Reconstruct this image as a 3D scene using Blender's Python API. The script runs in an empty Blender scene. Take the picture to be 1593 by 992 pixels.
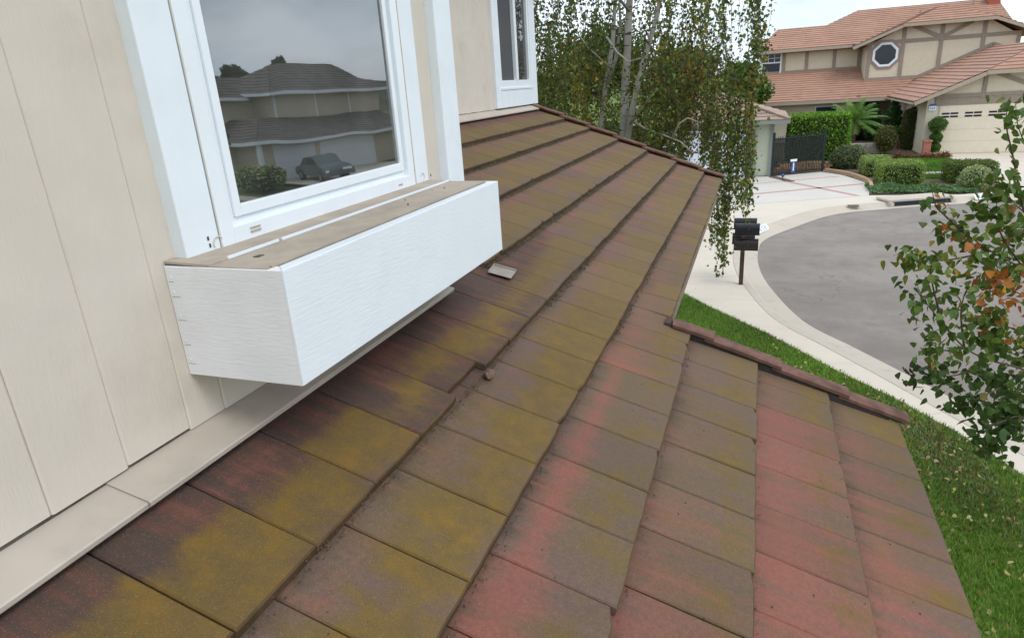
import bpy, math, random
import numpy as np
from mathutils import Matrix, Vector
random.seed(7); rng = np.random.default_rng(7)
R = math.radians
scene = bpy.context.scene
col = scene.collection

# ------------------------------------------------------------------ camera
cam_d = bpy.data.cameras.new('camera'); cam = bpy.data.objects.new('camera', cam_d); col.objects.link(cam)
cam_d.sensor_fit = 'HORIZONTAL'; cam_d.sensor_width = 36.0; cam_d.lens = 22.937
cam_d.clip_start = 0.05; cam_d.clip_end = 3000
cr, cu, cf = Vector((.9394, .3370, -.0630)), Vector((-.0568, .3342, .9408)), Vector((-.3381, .8802, -.3331))
cam.matrix_world = Matrix(((cr.x, cu.x, -cf.x, 0), (cr.y, cu.y, -cf.y, 0), (cr.z, cu.z, -cf.z, 0), (0, 0, 0, 1)))
scene.camera = cam

# ------------------------------------------------------------------ sky, sun, exposure
SUN_EL, SUN_AZ = R(52), R(118)          # azimuth measured from +Y towards +X
world = bpy.data.worlds.new('World'); scene.world = world; world.use_nodes = True
wt = world.node_tree; wt.nodes.clear()
wo = wt.nodes.new('ShaderNodeOutputWorld'); wb = wt.nodes.new('ShaderNodeBackground'); wb.inputs['Strength'].default_value = .1
sky = wt.nodes.new('ShaderNodeTexSky'); sky.sky_type = 'NISHITA'; sky.sun_disc = False
sky.sun_elevation = SUN_EL; sky.sun_rotation = SUN_AZ; sky.air_density = 1.0; sky.dust_density = 1.5
tc = wt.nodes.new('ShaderNodeTexCoord'); mp = wt.nodes.new('ShaderNodeMapping'); mp.inputs['Scale'].default_value = (1, 1, 2.6)
cn = wt.nodes.new('ShaderNodeTexNoise'); cn.inputs['Scale'].default_value = 2.1; cn.inputs['Detail'].default_value = 6; cn.inputs['Roughness'].default_value = .52
cr_ = wt.nodes.new('ShaderNodeValToRGB'); cr_.color_ramp.elements[0].position = .30; cr_.color_ramp.elements[0].color = (.30, .30, .30, 1)
cr_.color_ramp.elements[1].position = .52; cr_.color_ramp.elements[1].color = (.96, .96, .96, 1)
cn2 = wt.nodes.new('ShaderNodeTexNoise'); cn2.inputs['Scale'].default_value = 3.6; cn2.inputs['Detail'].default_value = 5
cloud = wt.nodes.new('ShaderNodeValToRGB')
cloud.color_ramp.elements[0].position = .32; cloud.color_ramp.elements[0].color = (.56, .66, .78, 1)
cloud.color_ramp.elements[1].position = .62; cloud.color_ramp.elements[1].color = (.89, .955, 1.045, 1)
csc = wt.nodes.new('ShaderNodeVectorMath'); csc.operation = 'SCALE'; csc.inputs['Scale'].default_value = 11.5
mx = wt.nodes.new('ShaderNodeMix'); mx.data_type = 'RGBA'
L = wt.links.new
L(tc.outputs['Generated'], mp.inputs['Vector']); L(mp.outputs['Vector'], cn.inputs['Vector']); L(mp.outputs['Vector'], cn2.inputs['Vector'])
L(cn.outputs['Fac'], cr_.inputs['Fac']); L(cn2.outputs['Fac'], cloud.inputs['Fac']); L(cloud.outputs['Color'], csc.inputs[0])
L(cr_.outputs['Color'], mx.inputs['Factor']); L(sky.outputs['Color'], mx.inputs['A']); L(csc.outputs['Vector'], mx.inputs['B'])
L(mx.outputs['Result'], wb.inputs['Color']); L(wb.outputs['Background'], wo.inputs['Surface'])

sd = bpy.data.lights.new('sun', 'SUN'); sd.energy = .9; sd.angle = R(24); sd.color = (1, .975, .94)
sun = bpy.data.objects.new('sun', sd); col.objects.link(sun)
sdir = Vector((math.sin(SUN_AZ) * math.cos(SUN_EL), math.cos(SUN_AZ) * math.cos(SUN_EL), math.sin(SUN_EL)))
sun.rotation_euler = sdir.to_track_quat('Z', 'Y').to_euler(); sun.location = sdir * 60
vs = scene.view_settings; vs.view_transform = 'Standard'; vs.look = 'None'; vs.gamma = 1; vs.exposure = 0.62; vs.use_curve_mapping = False

cy = scene.cycles; cy.max_bounces = 6; cy.diffuse_bounces = 3; cy.glossy_bounces = 3; cy.transmission_bounces = 3; cy.transparent_max_bounces = 8; cy.caustics_reflective = False; cy.caustics_refractive = False

G = -4.4                                  # ground level below the camera

# ------------------------------------------------------------------ helpers
class MB:
    def __init__(s, M=None): s.v = []; s.f = []; s.M = M
    def add(s, verts, faces):
        o = len(s.v)
        if s.M is not None: verts = [tuple(s.M @ Vector(p)) for p in verts]
        s.v += [tuple(p) for p in verts]; s.f += [tuple(i + o for i in f) for f in faces]; return s
    def box(s, x0, x1, y0, y1, z0, z1):
        return s.add([(x0,y0,z0),(x1,y0,z0),(x1,y1,z0),(x0,y1,z0),(x0,y0,z1),(x1,y0,z1),(x1,y1,z1),(x0,y1,z1)],
                     [(0,3,2,1),(4,5,6,7),(0,1,5,4),(1,2,6,5),(2,3,7,6),(3,0,4,7)])
    def poly(s, pts): return s.add(pts, [tuple(range(len(pts)))])
    def prism(s, pts, d):                # polygon pts (3D) extruded by vector d
        n = len(pts); d = Vector(d); q = [tuple(Vector(p) + d) for p in pts]
        return s.add(list(pts) + q, [tuple(reversed(range(n))), tuple(range(n, 2*n))] + [(i, (i+1) % n, n + (i+1) % n, n + i) for i in range(n)])
    def bar(s, a, b, w, h, up=(0,0,1)):  # rectangular bar a->b
        a = Vector(a); b = Vector(b); t = (b - a).normalized(); up = Vector(up)
        sd = t.cross(up); sd = sd.normalized() if sd.length > 1e-4 else Vector((1,0,0)); u2 = sd.cross(t)
        c = [sd*w/2 + u2*h/2, -sd*w/2 + u2*h/2, -sd*w/2 - u2*h/2, sd*w/2 - u2*h/2]
        return s.add([a + k for k in c] + [b + k for k in c], [(0,1,2,3),(7,6,5,4),(0,4,5,1),(1,5,6,2),(2,6,7,3),(3,7,4,0)])
    def tube(s, pts, rad, n=8, cap=True):
        pts = [Vector(p) for p in pts]; m = len(pts)
        if not hasattr(rad, '__len__'): rad = [rad] * m
        vs_, fs = [], []; ref = Vector((.3, .2, 1)).normalized()
        for i, p in enumerate(pts):
            t = (pts[min(i+1, m-1)] - pts[max(i-1, 0)]).normalized()
            a = t.cross(ref); 
            if a.length < .05: a = t.cross(Vector((1, 0, 0)))
            a.normalize(); b = t.cross(a)
            for k in range(n):
                g = 2*math.pi*k/n; vs_.append(p + (a*math.cos(g) + b*math.sin(g))*rad[i])
        for i in range(m-1):
            for k in range(n): fs.append((i*n+k, i*n+(k+1) % n, (i+1)*n+(k+1) % n, (i+1)*n+k))
        if cap: fs += [tuple(reversed(range(n))), tuple(range((m-1)*n, m*n))]
        return s.add(vs_, fs)
    def build(s, name, mat, parent=None, bevel=0, smooth=False):
        me = bpy.data.meshes.new(name); me.from_pydata(s.v, [], s.f); me.update()
        return link(name, me, mat, parent, bevel, smooth)

def link(name, me, mat, parent=None, bevel=0, smooth=False):
    o = bpy.data.objects.new(name, me); col.objects.link(o)
    if mat is not None and not me.materials: me.materials.append(mat)
    if smooth:
        me.polygons.foreach_set('use_smooth', [True]*len(me.polygons))
    if bevel:
        b = o.modifiers.new('bevel', 'BEVEL'); b.width = bevel; b.segments = 2; b.limit_method = 'ANGLE'; b.angle_limit = R(40)
    if parent is not None:
        o.parent = parent; o.matrix_parent_inverse = WM[parent.name].inverted()
        WM[o.name] = Matrix.Identity(4)
    else: WM[o.name] = Matrix.Identity(4)
    return o
WM = {}
def thing(name, label, cat, loc=(0,0,0), group=None):
    o = bpy.data.objects.new(name, None); col.objects.link(o); o.location = loc; o.empty_display_size = .2
    WM[o.name] = Matrix.Translation(loc); tag(o, label, cat, group); return o
def tag(o, label, cat, group=None):
    o['label'] = label; o['category'] = cat
    if group: o['group'] = group
    return o
def struct(o): o['kind'] = 'structure'; return o
def stuff(o): o['kind'] = 'stuff'; return o

# ------------------------------------------------------------------ materials
class NT:
    def __init__(s, name):
        s.m = bpy.data.materials.new(name); s.m.use_nodes = True; s.t = s.m.node_tree; s.t.nodes.clear()
        s.out = s.t.nodes.new('ShaderNodeOutputMaterial')
    def n(s, typ, **kw):
        nd = s.t.nodes.new('ShaderNode' + typ)
        for k, v in kw.items():
            if k in nd.inputs: s.set(nd.inputs[k], v)
            else: setattr(nd, k, v)
        return nd
    def set(s, sock, v):
        if isinstance(v, bpy.types.NodeSocket): s.t.links.new(v, sock)
        else:
            if isinstance(v, tuple) and len(v) == 3 and sock.type == 'RGBA': v = (*v, 1)
            sock.default_value = v
    def math(s, op, a, b=None, c=None, clamp=False):
        nd = s.t.nodes.new('ShaderNodeMath'); nd.operation = op; nd.use_clamp = clamp
        for i, v in enumerate((a, b, c)):
            if v is not None: s.set(nd.inputs[i], v)
        return nd.outputs[0]
    def mix(s, f, a, b):
        nd = s.t.nodes.new('ShaderNodeMix'); nd.data_type = 'RGBA'
        s.set(nd.inputs['Factor'], f); s.set(nd.inputs['A'], a); s.set(nd.inputs['B'], b); return nd.outputs['Result']
    def noise(s, vec, scale, detail=4, rough=.55, sc=None):
        if sc:
            mp = s.n('Mapping'); s.set(mp.inputs['Vector'], vec); mp.inputs['Scale'].default_value = sc; vec = mp.outputs[0]
        nd = s.n('TexNoise', Vector=vec, Scale=float(scale), Detail=float(detail), Roughness=float(rough)); return nd.outputs['Fac']
    def ramp(s, f, lo, hi, clo=0., chi=1.):
        nd = s.t.nodes.new('ShaderNodeMapRange'); nd.interpolation_type = 'SMOOTHSTEP'
        for i, v in enumerate((f, lo, hi, clo, chi)): s.set(nd.inputs[i], v)
        return nd.outputs[0]
    def bump(s, h, strength, dist=.01):
        return s.n('Bump', Height=h, Strength=float(strength), Distance=float(dist)).outputs[0]
    def bsdf(s, colr, rough=.7, normal=None, metal=0., spec=.4):
        b = s.n('BsdfPrincipled'); s.set(b.inputs['Base Color'], colr); s.set(b.inputs['Roughness'], rough)
        s.set(b.inputs['Metallic'], metal); s.set(b.inputs['Specular IOR Level'], spec)
        if normal is not None: s.set(b.inputs['Normal'], normal)
        return b.outputs[0]
    def done(s, sh): s.t.links.new(sh, s.out.inputs['Surface']); return s.m
def pos(nt): return nt.n('NewGeometry').outputs['Position']

def plain(name, c, rough=.6, var=.12, scale=6, bump=.15, bscale=60, dirt=None, dirt_amt=.5, dscale=3, stretch=None, metal=0., spec=.4):
    """base colour broken up by noise, optional dirt patches, fine relief"""
    t = NT(name); p = pos(t)
    a = t.noise(p, scale, 3); k = t.ramp(a, .25, .75)
    cc = t.mix(k, tuple(x*(1-var) for x in c), tuple(min(x*(1+var), 1) for x in c))
    if dirt:
        d = t.noise(p, dscale, 5, .65); cc = t.mix(t.math('MULTIPLY', t.ramp(d, .5, .72), dirt_amt), cc, dirt)
    h = t.noise(p, bscale, 3, .6, stretch)
    return t.done(t.bsdf(cc, rough, t.bump(h, bump, .004), metal, spec))

M = {}
M['siding'] = plain('siding_paint', (.60, .54, .465), .75, .035, 5, .30, 45, dirt=(.47, .41, .34), dirt_amt=.42, dscale=2.6, stretch=(1, 3.0, .45))
M['white'] = plain('white_paint', (.735, .785, .825), .55, .025, 8, .10, 70, dirt=(.62, .60, .55), dirt_amt=.16, dscale=5)
M['vinyl'] = plain('white_vinyl', (.76, .805, .84), .35, .015, 9, .02, 50, dirt=(.66, .64, .6), dirt_amt=.10, dscale=7)
M['rough_white'] = plain('rough_sawn_white_paint', (.71, .755, .79), .6, .02, 8, .24, 95, dirt=(.66, .65, .62), dirt_amt=.15, dscale=4, stretch=(1.6, .16, 1.6))
M['rough_white_end'] = plain('rough_sawn_white_paint_end', (.77, .775, .785), .65, .03, 8, .26, 95, dirt=(.60, .585, .55), dirt_amt=.3, dscale=6, stretch=(.25, 1.5, 1.6))
M['shelf'] = plain('dusty_shelf_paint', (.40, .34, .27), .85, .10, 9, .3, 120, dirt=(.29, .24, .19), dirt_amt=.5, dscale=7)
M['flash'] = plain('painted_flashing', (.47, .41, .345), .5, .06, 5, .06, 30, dirt=(.34, .30, .25), dirt_amt=.5, dscale=4, stretch=(2, .3, 2))
M['seam'] = plain('painted_seam', (.58, .55, .50), .8, .06, 30, .1, 90)
M['caulk'] = plain('old_caulk', (.42, .37, .29), .8, .15, 30, .3, 90)
M['dark_brown'] = plain('dark_brown', (.10, .085, .07), .95, .3, 40, .5, 120)
M['metal_tab'] = plain('grey_metal_tab', (.27, .235, .20), .5, .12, 12, .1, 60, dirt=(.25, .2, .15), dirt_amt=.5, dscale=14)
M['dark'] = plain('dark_underlay', (.05, .042, .038), .95, .2, 20, .3, 80)
M['wood'] = plain('fascia_wood', (.22, .16, .12), .8, .2, 10, .3, 60)
M['interior'] = plain('room_wall', (.30, .28, .25), .9, .05, 3, .05, 30)
M['curtain'] = plain('curtain_cloth', (.55, .55, .52), .9, .05, 6, .1, 60)
M['screen'] = plain('insect_screen', (.075, .078, .08), .8, .1, 30, .1, 200)

def glass_mat(name, ior, tint, wav):
    t = NT(name); p = pos(t)
    h = t.noise(p, 1.5, 2, .4)
    nrm = t.bump(h, wav, .02)
    g = t.n('BsdfGlossy', Roughness=.012, Color=(.93, .97, .98)); t.set(g.inputs['Normal'], nrm)
    tr = t.n('BsdfTransparent', Color=tint)
    fr = t.n('Fresnel', IOR=ior)
    ms = t.n('MixShader'); t.set(ms.inputs[0], fr.outputs[0]); t.set(ms.inputs[1], tr.outputs[0]); t.set(ms.inputs[2], g.outputs[0])
    du = t.n('BsdfDiffuse', Color=(.55, .55, .52)); m2 = t.n('MixShader')            # thin patchy pale diffuse layer
    t.set(m2.inputs[0], t.ramp(t.noise(p, 3.5, 4, .6, (1, 1, .25)), .3, .75, .035, .10)); t.set(m2.inputs[1], ms.outputs[0]); t.set(m2.inputs[2], du.outputs[0])
    return t.done(m2.outputs[0])
M['glass'] = glass_mat('window_glass', 3.2, (.45, .48, .46), .22)
M['far_glass'] = glass_mat('small_window_glass', 1.9, (.35, .37, .37), .03)

def tile_mat():
    t = NT('weathered_flat_tile'); p = pos(t); oi = t.n('ObjectInfo'); rnd = oi.outputs['Random']
    sep = t.n('SeparateColor', Color=oi.outputs['Color'])
    ochre, red, dark = sep.outputs[0], sep.outputs[1], sep.outputs[2]; alpha = oi.outputs['Alpha']
    ob = t.n('TexCoord').outputs['Object']; sx = t.n('SeparateXYZ', Vector=ob).outputs[0]
    v = t.math('DIVIDE', t.math('SUBTRACT', sx, .07), .367)          # 0 at the upper edge in view, 1 at the butt
    off = t.n('CombineXYZ'); t.set(off.inputs[0], t.math('MULTIPLY', rnd, t.ramp(t.n('SeparateXYZ', Vector=p).outputs[1], 2.6, 3.6, 13., .35))); 
    pj = t.n('VectorMath', operation='ADD'); t.set(pj.inputs[0], p); t.set(pj.inputs[1], off.outputs[0])
    big = t.noise(p, 2.6, 2, .55)
    mid = t.noise(pj.outputs[0], 6.5, 4, .64, (.55, 1.25, .7))
    farf = t.ramp(t.n('SeparateXYZ', Vector=p).outputs[1], 2.4, 4.2)
    broad = t.noise(p, 2.3, 3, .55, (.45, 1.5, .5))
    mixf = t.n('Mix', data_type='FLOAT'); t.set(mixf.inputs[0], t.math('MULTIPLY', farf, .8)); t.set(mixf.inputs[2], mid); t.set(mixf.inputs[3], broad); mid = mixf.outputs[0]
    streak = t.noise(p, 9, 4, .62, (.22, 1.5, .3))
    str2 = t.noise(p, 4.2, 3, .6, (.2, 1.4, .3)); mixg = t.n('Mix', data_type='FLOAT'); t.set(mixg.inputs[0], t.math('MULTIPLY', farf, .7)); t.set(mixg.inputs[2], streak); t.set(mixg.inputs[3], str2); streak = mixg.outputs[0]
    fine = t.noise(p, 60, 3, .7); grain = t.noise(p, 420, 2, .6)
    mauve = t.mix(t.ramp(fine, .12, .88), (.118, .092, .092), (.190, .150, .148))
    olive = t.mix(t.ramp(fine, .12, .88), (.115, .100, .062), (.185, .158, .088))
    c = t.mix(t.ramp(t.math('ADD', t.math('MULTIPLY', mid, .8), t.math('MULTIPLY', big, .5)), .50, .80), mauve, olive)
    # darker mauve towards the upper edge, in the rows below the flashing
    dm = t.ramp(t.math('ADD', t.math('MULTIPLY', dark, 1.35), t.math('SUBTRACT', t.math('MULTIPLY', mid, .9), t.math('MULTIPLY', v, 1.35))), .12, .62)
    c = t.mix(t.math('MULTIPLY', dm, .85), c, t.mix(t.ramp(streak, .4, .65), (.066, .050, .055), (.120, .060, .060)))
    # pale bloom
    bl = t.ramp(t.math('ADD', t.math('MULTIPLY', streak, .65), t.math('MULTIPLY', mid, .35)), .56, .72)
    c = t.mix(t.math('MULTIPLY', bl, t.math('ADD', .5, t.math('MULTIPLY', farf, .3))), c, (.25, .190, .188))
    # worn red body colour
    d1 = t.math('DIVIDE', t.math('ABSOLUTE', t.math('SUBTRACT', v, .26)), alpha)
    rm = t.math('ADD', t.math('SUBTRACT', t.math('MULTIPLY', red, 1.5), t.math('MULTIPLY', d1, .55)), t.math('MULTIPLY', t.math('SUBTRACT', streak, .5), 1.7))
    rm = t.math('ADD', rm, t.math('MULTIPLY', t.math('SUBTRACT', fine, .5), .45))
    rmk = t.ramp(rm, .05, 1.15)
    c = t.mix(t.math('MULTIPLY', rmk, .85), c, t.mix(t.ramp(fine, .15, .85), (.245, .100, .096), (.335, .150, .142)))
    # ochre lichen towards the butt
    d2 = t.math('ABSOLUTE', t.math('SUBTRACT', v, .74)); d2 = t.math('ADD', d2, t.math('MULTIPLY', t.math('MULTIPLY', dark, .45), t.ramp(v, .50, .12)))
    om = t.math('ADD', t.math('SUBTRACT', t.math('MULTIPLY', ochre, 1.35), t.math('MULTIPLY', d2, 2.0)), t.math('MULTIPLY', t.math('SUBTRACT', mid, .5), 2.3))
    omk = t.ramp(om, -.12, .72)
    ocol = t.mix(t.ramp(t.noise(p, 14, 3, .65), .32, .80), (.150, .118, .044), (.225, .155, .030)); ocol = t.mix(t.math('MULTIPLY', farf, .75), ocol, (.190, .152, .062))
    c = t.mix(t.math('MULTIPLY', omk, t.math('SUBTRACT', .88, t.math('MULTIPLY', farf, .15))), c, ocol)
    # specks: pale lichen dots and dark pits
    vor = t.n('TexVoronoi', Vector=p, Scale=95.); sp = t.ramp(vor.outputs['Distance'], .06, .20, 1., 0.)
    spm = t.math('MULTIPLY', sp, t.ramp(t.noise(p, 16, 3), .52, .68)); c = t.mix(t.math('MULTIPLY', spm, .42), c, (.36, .32, .23))
    c = t.mix(t.math('MULTIPLY', t.ramp(grain, .54, .72), .55), c, (.050, .042, .036))
    c = t.mix(t.math('MULTIPLY', t.ramp(t.noise(p, 260, 2, .5), .56, .70), .28), c, (.34, .29, .24))
    # tile to tile difference
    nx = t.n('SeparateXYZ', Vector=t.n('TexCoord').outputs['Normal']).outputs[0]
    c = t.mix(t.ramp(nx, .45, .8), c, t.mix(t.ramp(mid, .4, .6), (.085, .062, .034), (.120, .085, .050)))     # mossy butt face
    tint = t.n('VectorMath', operation='MULTIPLY'); t.set(tint.inputs[0], c); tint.inputs[1].default_value = (.89, .745, .575); c = tint.outputs[0]
    hv = t.n('HueSaturation', Color=c, Saturation=1.04); t.set(hv.inputs['Value'], t.math('ADD', .87, t.math('MULTIPLY', rnd, .14)))
    h = t.math('ADD', t.math('MULTIPLY', fine, .55), t.math('MULTIPLY', grain, .6))
    return t.done(t.bsdf(hv.outputs[0], t.ramp(fine, .2, .8, .62, .9), t.bump(h, .65, .004), 0, .35))
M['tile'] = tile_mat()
M['rake'] = plain('rake_tile', (.135, .068, .050), .85, .35, 14, .6, 80, dirt=(.15, .10, .042), dirt_amt=.85, dscale=4)
M['moss'] = plain('moss_debris', (.075, .056, .032), .95, .5, 30, .5, 150)
M['rubble'] = plain('tile_rubble', (.14, .085, .06), .9, .3, 40, .5, 120)

M['asphalt'] = None
def asphalt():
    t = NT('worn_asphalt'); p = pos(t)
    a = t.noise(p, .55, 6, .62); b = t.noise(p, 2.6, 5, .6); g = t.noise(p, 70, 3, .7)
    c = t.mix(t.ramp(a, .32, .68), (.190, .163, .140), (.255, .224, .195))
    c = t.mix(t.math('MULTIPLY', t.ramp(b, .48, .7), .35), c, (.150, .126, .112))
    c = t.mix(t.math('MULTIPLY', t.ramp(g, .5, .75), .30), c, (.40, .38, .36))
    w = t.n('TexVoronoi', feature='DISTANCE_TO_EDGE', Scale=.30)
    wv = t.n('VectorMath', operation='ADD'); nz = t.n('TexNoise', Vector=p, Scale=1.6, Detail=5.)
    sc = t.n('VectorMath', operation='SCALE', Scale=1.5); t.set(sc.inputs[0], nz.outputs['Color']); t.set(wv.inputs[0], p); t.set(wv.inputs[1], sc.outputs[0]); t.set(w.inputs['Vector'], wv.outputs[0])
    crk = t.math('MULTIPLY', t.ramp(w.outputs['Distance'], .002, .010, 1, 0), t.ramp(t.noise(p, .4, 2), .46, .56))
    c = t.mix(t.math('MULTIPLY', crk, .35), c, (.09, .08, .072))
    return t.done(t.bsdf(c, .9, t.bump(g, .4, .01), 0, .25))
M['asphalt'] = asphalt()
def concrete(name, c, d):
    t = NT(name); p = pos(t)
    a = t.noise(p, .8, 6, .6); b = t.noise(p, 5, 6, .65); g = t.noise(p, 90, 3, .6)
    k = t.mix(t.ramp(a, .3, .7), tuple(x*.93 for x in c), c)
    k = t.mix(t.math('MULTIPLY', t.ramp(b, .52, .75), .45), k, d)
    k = t.mix(t.math('MULTIPLY', t.ramp(g, .55, .75), .2), k, tuple(x*.6 for x in c))
    return t.done(t.bsdf(k, .88, t.bump(g, .2, .006), 0, .3))
M['walk'] = concrete('sidewalk_concrete', (.60, .535, .44), (.50, .44, .35))
M['kerb'] = concrete('kerb_concrete', (.50, .44, .36), (.30, .25, .19))
M['drive'] = concrete('driveway_concrete', (.56, .52, .465), (.45, .42, .37))
M['brickband'] = plain('red_brick_band', (.42, .255, .215), .85, .25, 20, .3, 60)
M['soil'] = plain('soil', (.12, .085, .055), .95, .3, 8, .6, 40)
def lawn_mat():
    t = NT('lawn_ground'); p = pos(t); a = t.noise(p, .9, 5, .6); b = t.noise(p, 30, 4, .7)
    c = t.mix(t.ramp(a, .35, .65), (.085, .15, .022), (.12, .18, .030)); c = t.mix(t.math('MULTIPLY', t.ramp(b, .4, .7), .5), c, (.11, .10, .04))
    return t.done(t.bsdf(c, .95, t.bump(b, .5, .02), 0, .2))
M['lawn'] = lawn_mat()

def leaf_mat(name, attr=True, trans=.35, rough=.5):
    t = NT(name)
    c = t.n('Attribute', attribute_name='leafcol').outputs['Color'] if attr else t.n('ObjectInfo').outputs['Color']
    p = pos(t); c2 = t.mix(t.ramp(t.noise(p, 60, 3), .35, .7), c, t.n('HueSaturation', Color=c, Value=.75).outputs[0])
    tn = t.n('VectorMath', operation='MULTIPLY'); t.set(tn.inputs[0], c2); tn.inputs[1].default_value = (1.3, 1.5, .85); c2 = tn.outputs[0]; c = c2
    b = t.bsdf(c2, rough, None, 0, .35); tr = t.n('BsdfTranslucent', Color=c)
    ms = t.n('MixShader'); ms.inputs[0].default_value = trans; t.set(ms.inputs[1], b); t.set(ms.inputs[2], tr.outputs[0])
    return t.done(ms.outputs[0])
M['leaf'] = leaf_mat('foliage_leaves'); M['leaf_obj'] = leaf_mat('single_leaf', False)
def birch_bark():
    t = NT('birch_bark'); p = pos(t)
    a = t.noise(p, 6, 5, .6, (.6, .6, 3.2)); b = t.noise(p, 3, 4)
    c = t.mix(t.ramp(b, .3, .7), (.32, .29, .255), (.46, .43, .39)); c = t.mix(t.ramp(a, .56, .66), c, (.07, .055, .045))
    return t.done(t.bsdf(c, .85, t.bump(a, .4, .01), 0, .3))
M['birch'] = birch_bark()
M['bark'] = plain('brown_bark', (.115, .085, .065), .9, .3, 20, .6, 50, stretch=(1, 1, .3))
M['twig'] = plain('twig', (.085, .050, .035), .85, .2, 30, .3, 80)
M['deadwood'] = plain('pale_dead_branch', (.40, .36, .30), .9, .2, 30, .3, 80)

M['stucco'] = plain('cream_stucco', (.62, .55, .42), .9, .04, 4, .3, 40)
M['timber'] = plain('taupe_timber', (.29, .235, .185), .8, .10, 10, .2, 40)
M['fascia'] = plain('tan_fascia', (.38, .315, .24), .75, .08, 10, .1, 40)
M['gdoor'] = plain('cream_garage_door', (.68, .60, .47), .6, .03, 4, .03, 30)
def roofmat(name, c1, c2, c3):
    t = NT(name); p = pos(t)
    br = t.n('TexWhiteNoise', noise_dimensions='3D'); sc = t.n('VectorMath', operation='MULTIPLY'); t.set(sc.inputs[0], p); sc.inputs[1].default_value = (3.3, 3.3, 6.5)
    fl = t.n('VectorMath', operation='FLOOR'); t.set(fl.inputs[0], sc.outputs[0]); t.set(br.inputs['Vector'], fl.outputs[0])
    c = t.mix(br.outputs['Value'], c1, c2); c = t.mix(t.math('MULTIPLY', t.ramp(t.noise(p, .8, 6), .45, .7), .6), c, c3)
    return t.done(t.bsdf(c, .85, t.bump(t.noise(p, 40, 3), .3, .01), 0, .3))
M['roof_pink'] = roofmat('terracotta_roof', (.345, .19, .130), (.39, .228, .160), (.28, .168, .12))
M['roof_tan'] = roofmat('tan_roof', (.30, .215, .165), (.37, .27, .21), (.24, .17, .14))
M['roof_grey'] = roofmat('grey_roof', (.13, .115, .10), (.18, .16, .14), (.11, .10, .085))
M['chimney'] = plain('red_chimney', (.36, .10, .065), .9, .2, 12, .3, 40)
M['blackpane'] = plain('dark_pane', (.018, .022, .035), .12, .1, 3, .01, 5)
M['maroon'] = plain('maroon_door', (.055, .018, .018), .6, .2, 6, .1, 30)
M['terracotta'] = plain('terracotta_pot', (.40, .15, .105), .8, .12, 10, .2, 40)
M['stone'] = plain('stone_wall', (.42, .37, .31), .9, .25, 6, .5, 20)
M['edgebrick'] = plain('edging_brick', (.44, .29, .18), .9, .25, 9, .4, 30)
M['iron'] = plain('black_iron', (.012, .018, .018), .5, .2, 10, .05, 40)
def screen_mat():
    t = NT('perforated_gate_screen'); b = t.bsdf((.03, .045, .035), .9); tr = t.n('BsdfTransparent'); ms = t.n('MixShader'); ms.inputs[0].default_value = .45; t.set(ms.inputs[1], b); t.set(ms.inputs[2], tr.outputs[0]); return t.done(ms.outputs[0])
M['gscreen_old'] = plain('gate_screen', (.045, .062, .046), .9, .5, 3, .1, 80)
M['blue'] = plain('blue_paint', (.04, .085, .30), .5, .1, 8, .05, 40)
M['palegreen'] = plain('pale_green_stucco', (.42, .44, .34), .9, .04, 4, .3, 40)
M['greytrim'] = plain('grey_green_trim', (.20, .225, .205), .8, .06, 8, .1, 40)
M['bluedoor'] = plain('bluish_white_door', (.66, .70, .76), .55, .03, 4, .03, 30)
M['mailblack'] = plain('black_mailbox', (.010, .011, .014), .45, .2, 12, .03, 40)
M['mailbrown'] = plain('brown_mailbox', (.022, .017, .015), .5, .2, 12, .05, 40)
M['post'] = plain('brown_post', (.070, .036, .028), .8, .2, 14, .3, 50)
M['numgrey'] = plain('faded_number_paint', (.30, .36, .46), .7, .1, 20, .05, 40)
M['car'] = plain('grey_green_car_paint', (.10, .13, .125), .25, .03, 3, .0, 5)
M['tyre'] = plain('tyre_rubber', (.02, .02, .02), .9, .1, 10, .1, 40)
M['hill'] = plain('hill_scrub', (.075, .085, .045), .95, .4, .06, .5, .5)

# ------------------------------------------------------------------ setting: ground, road, walks
def smooth_line(pts, n=10):
    P = [Vector((*p, 0)) for p in pts]; out = []
    for i in range(len(P)-1):
        p0, p1, p2, p3 = P[max(i-1, 0)], P[i], P[i+1], P[min(i+2, len(P)-1)]
        for k in range(n):
            t = k/n; out.append(.5*((2*p1) + (p2-p0)*t + (2*p0-5*p1+4*p2-p3)*t*t + (3*p1-p0-3*p2+p3)*t**3))
    out.append(P[-1]); return out
struct(MB().poly([(-900,-900,G-.16),(900,-900,G-.16),(900,1500,G-.16),(-900,1500,G-.16)]).build('ground', M['lawn']))
road_edge = [(30,-6),(16,-1),(9,2.9),(5.6,5.9),(3.75,8.3),(2.41,10.49),(1.74,11.57),(1.01,12.78),(.46,14.84),(.22,16.45),(.18,18.09),(.35,19.48),(1.08,21.0),(2.5,23.26),(4.5,24.38),(6.49,25.18),(8.32,25.85),(11,26.6),(15,27.0),(20,26.6),(30,25.5)]
RE = smooth_line(road_edge, 8)
def offset(line, d):
    o = []
    for i, p in enumerate(line):
        t = (line[min(i+1, len(line)-1)] - line[max(i-1, 0)]).normalized(); o.append(p + Vector((-t.y, t.x, 0))*d)
    return o
struct(MB().poly([(p.x, p.y, G-.125) for p in RE]).build('road', M['asphalt']))
gut = offset(RE, .34); kt = offset(RE, .46); kb = offset(RE, .60)
mb = MB()
def strip(mb, A, za, B, zb):
    n = len(A); mb.add([(p.x, p.y, za) for p in A] + [(p.x, p.y, zb) for p in B], [(i, i+1, n+i+1, n+i) for i in range(n-1)])
def zk(i):   # kerb drops at the driveway
    return G
strip(mb, RE, G-.119, gut, G-.105); strip(mb, gut, G-.105, kt, G+.004); strip(mb, kt, G+.004, kb, G+.004)
struct(mb.build('kerb', M['kerb']))
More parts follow.
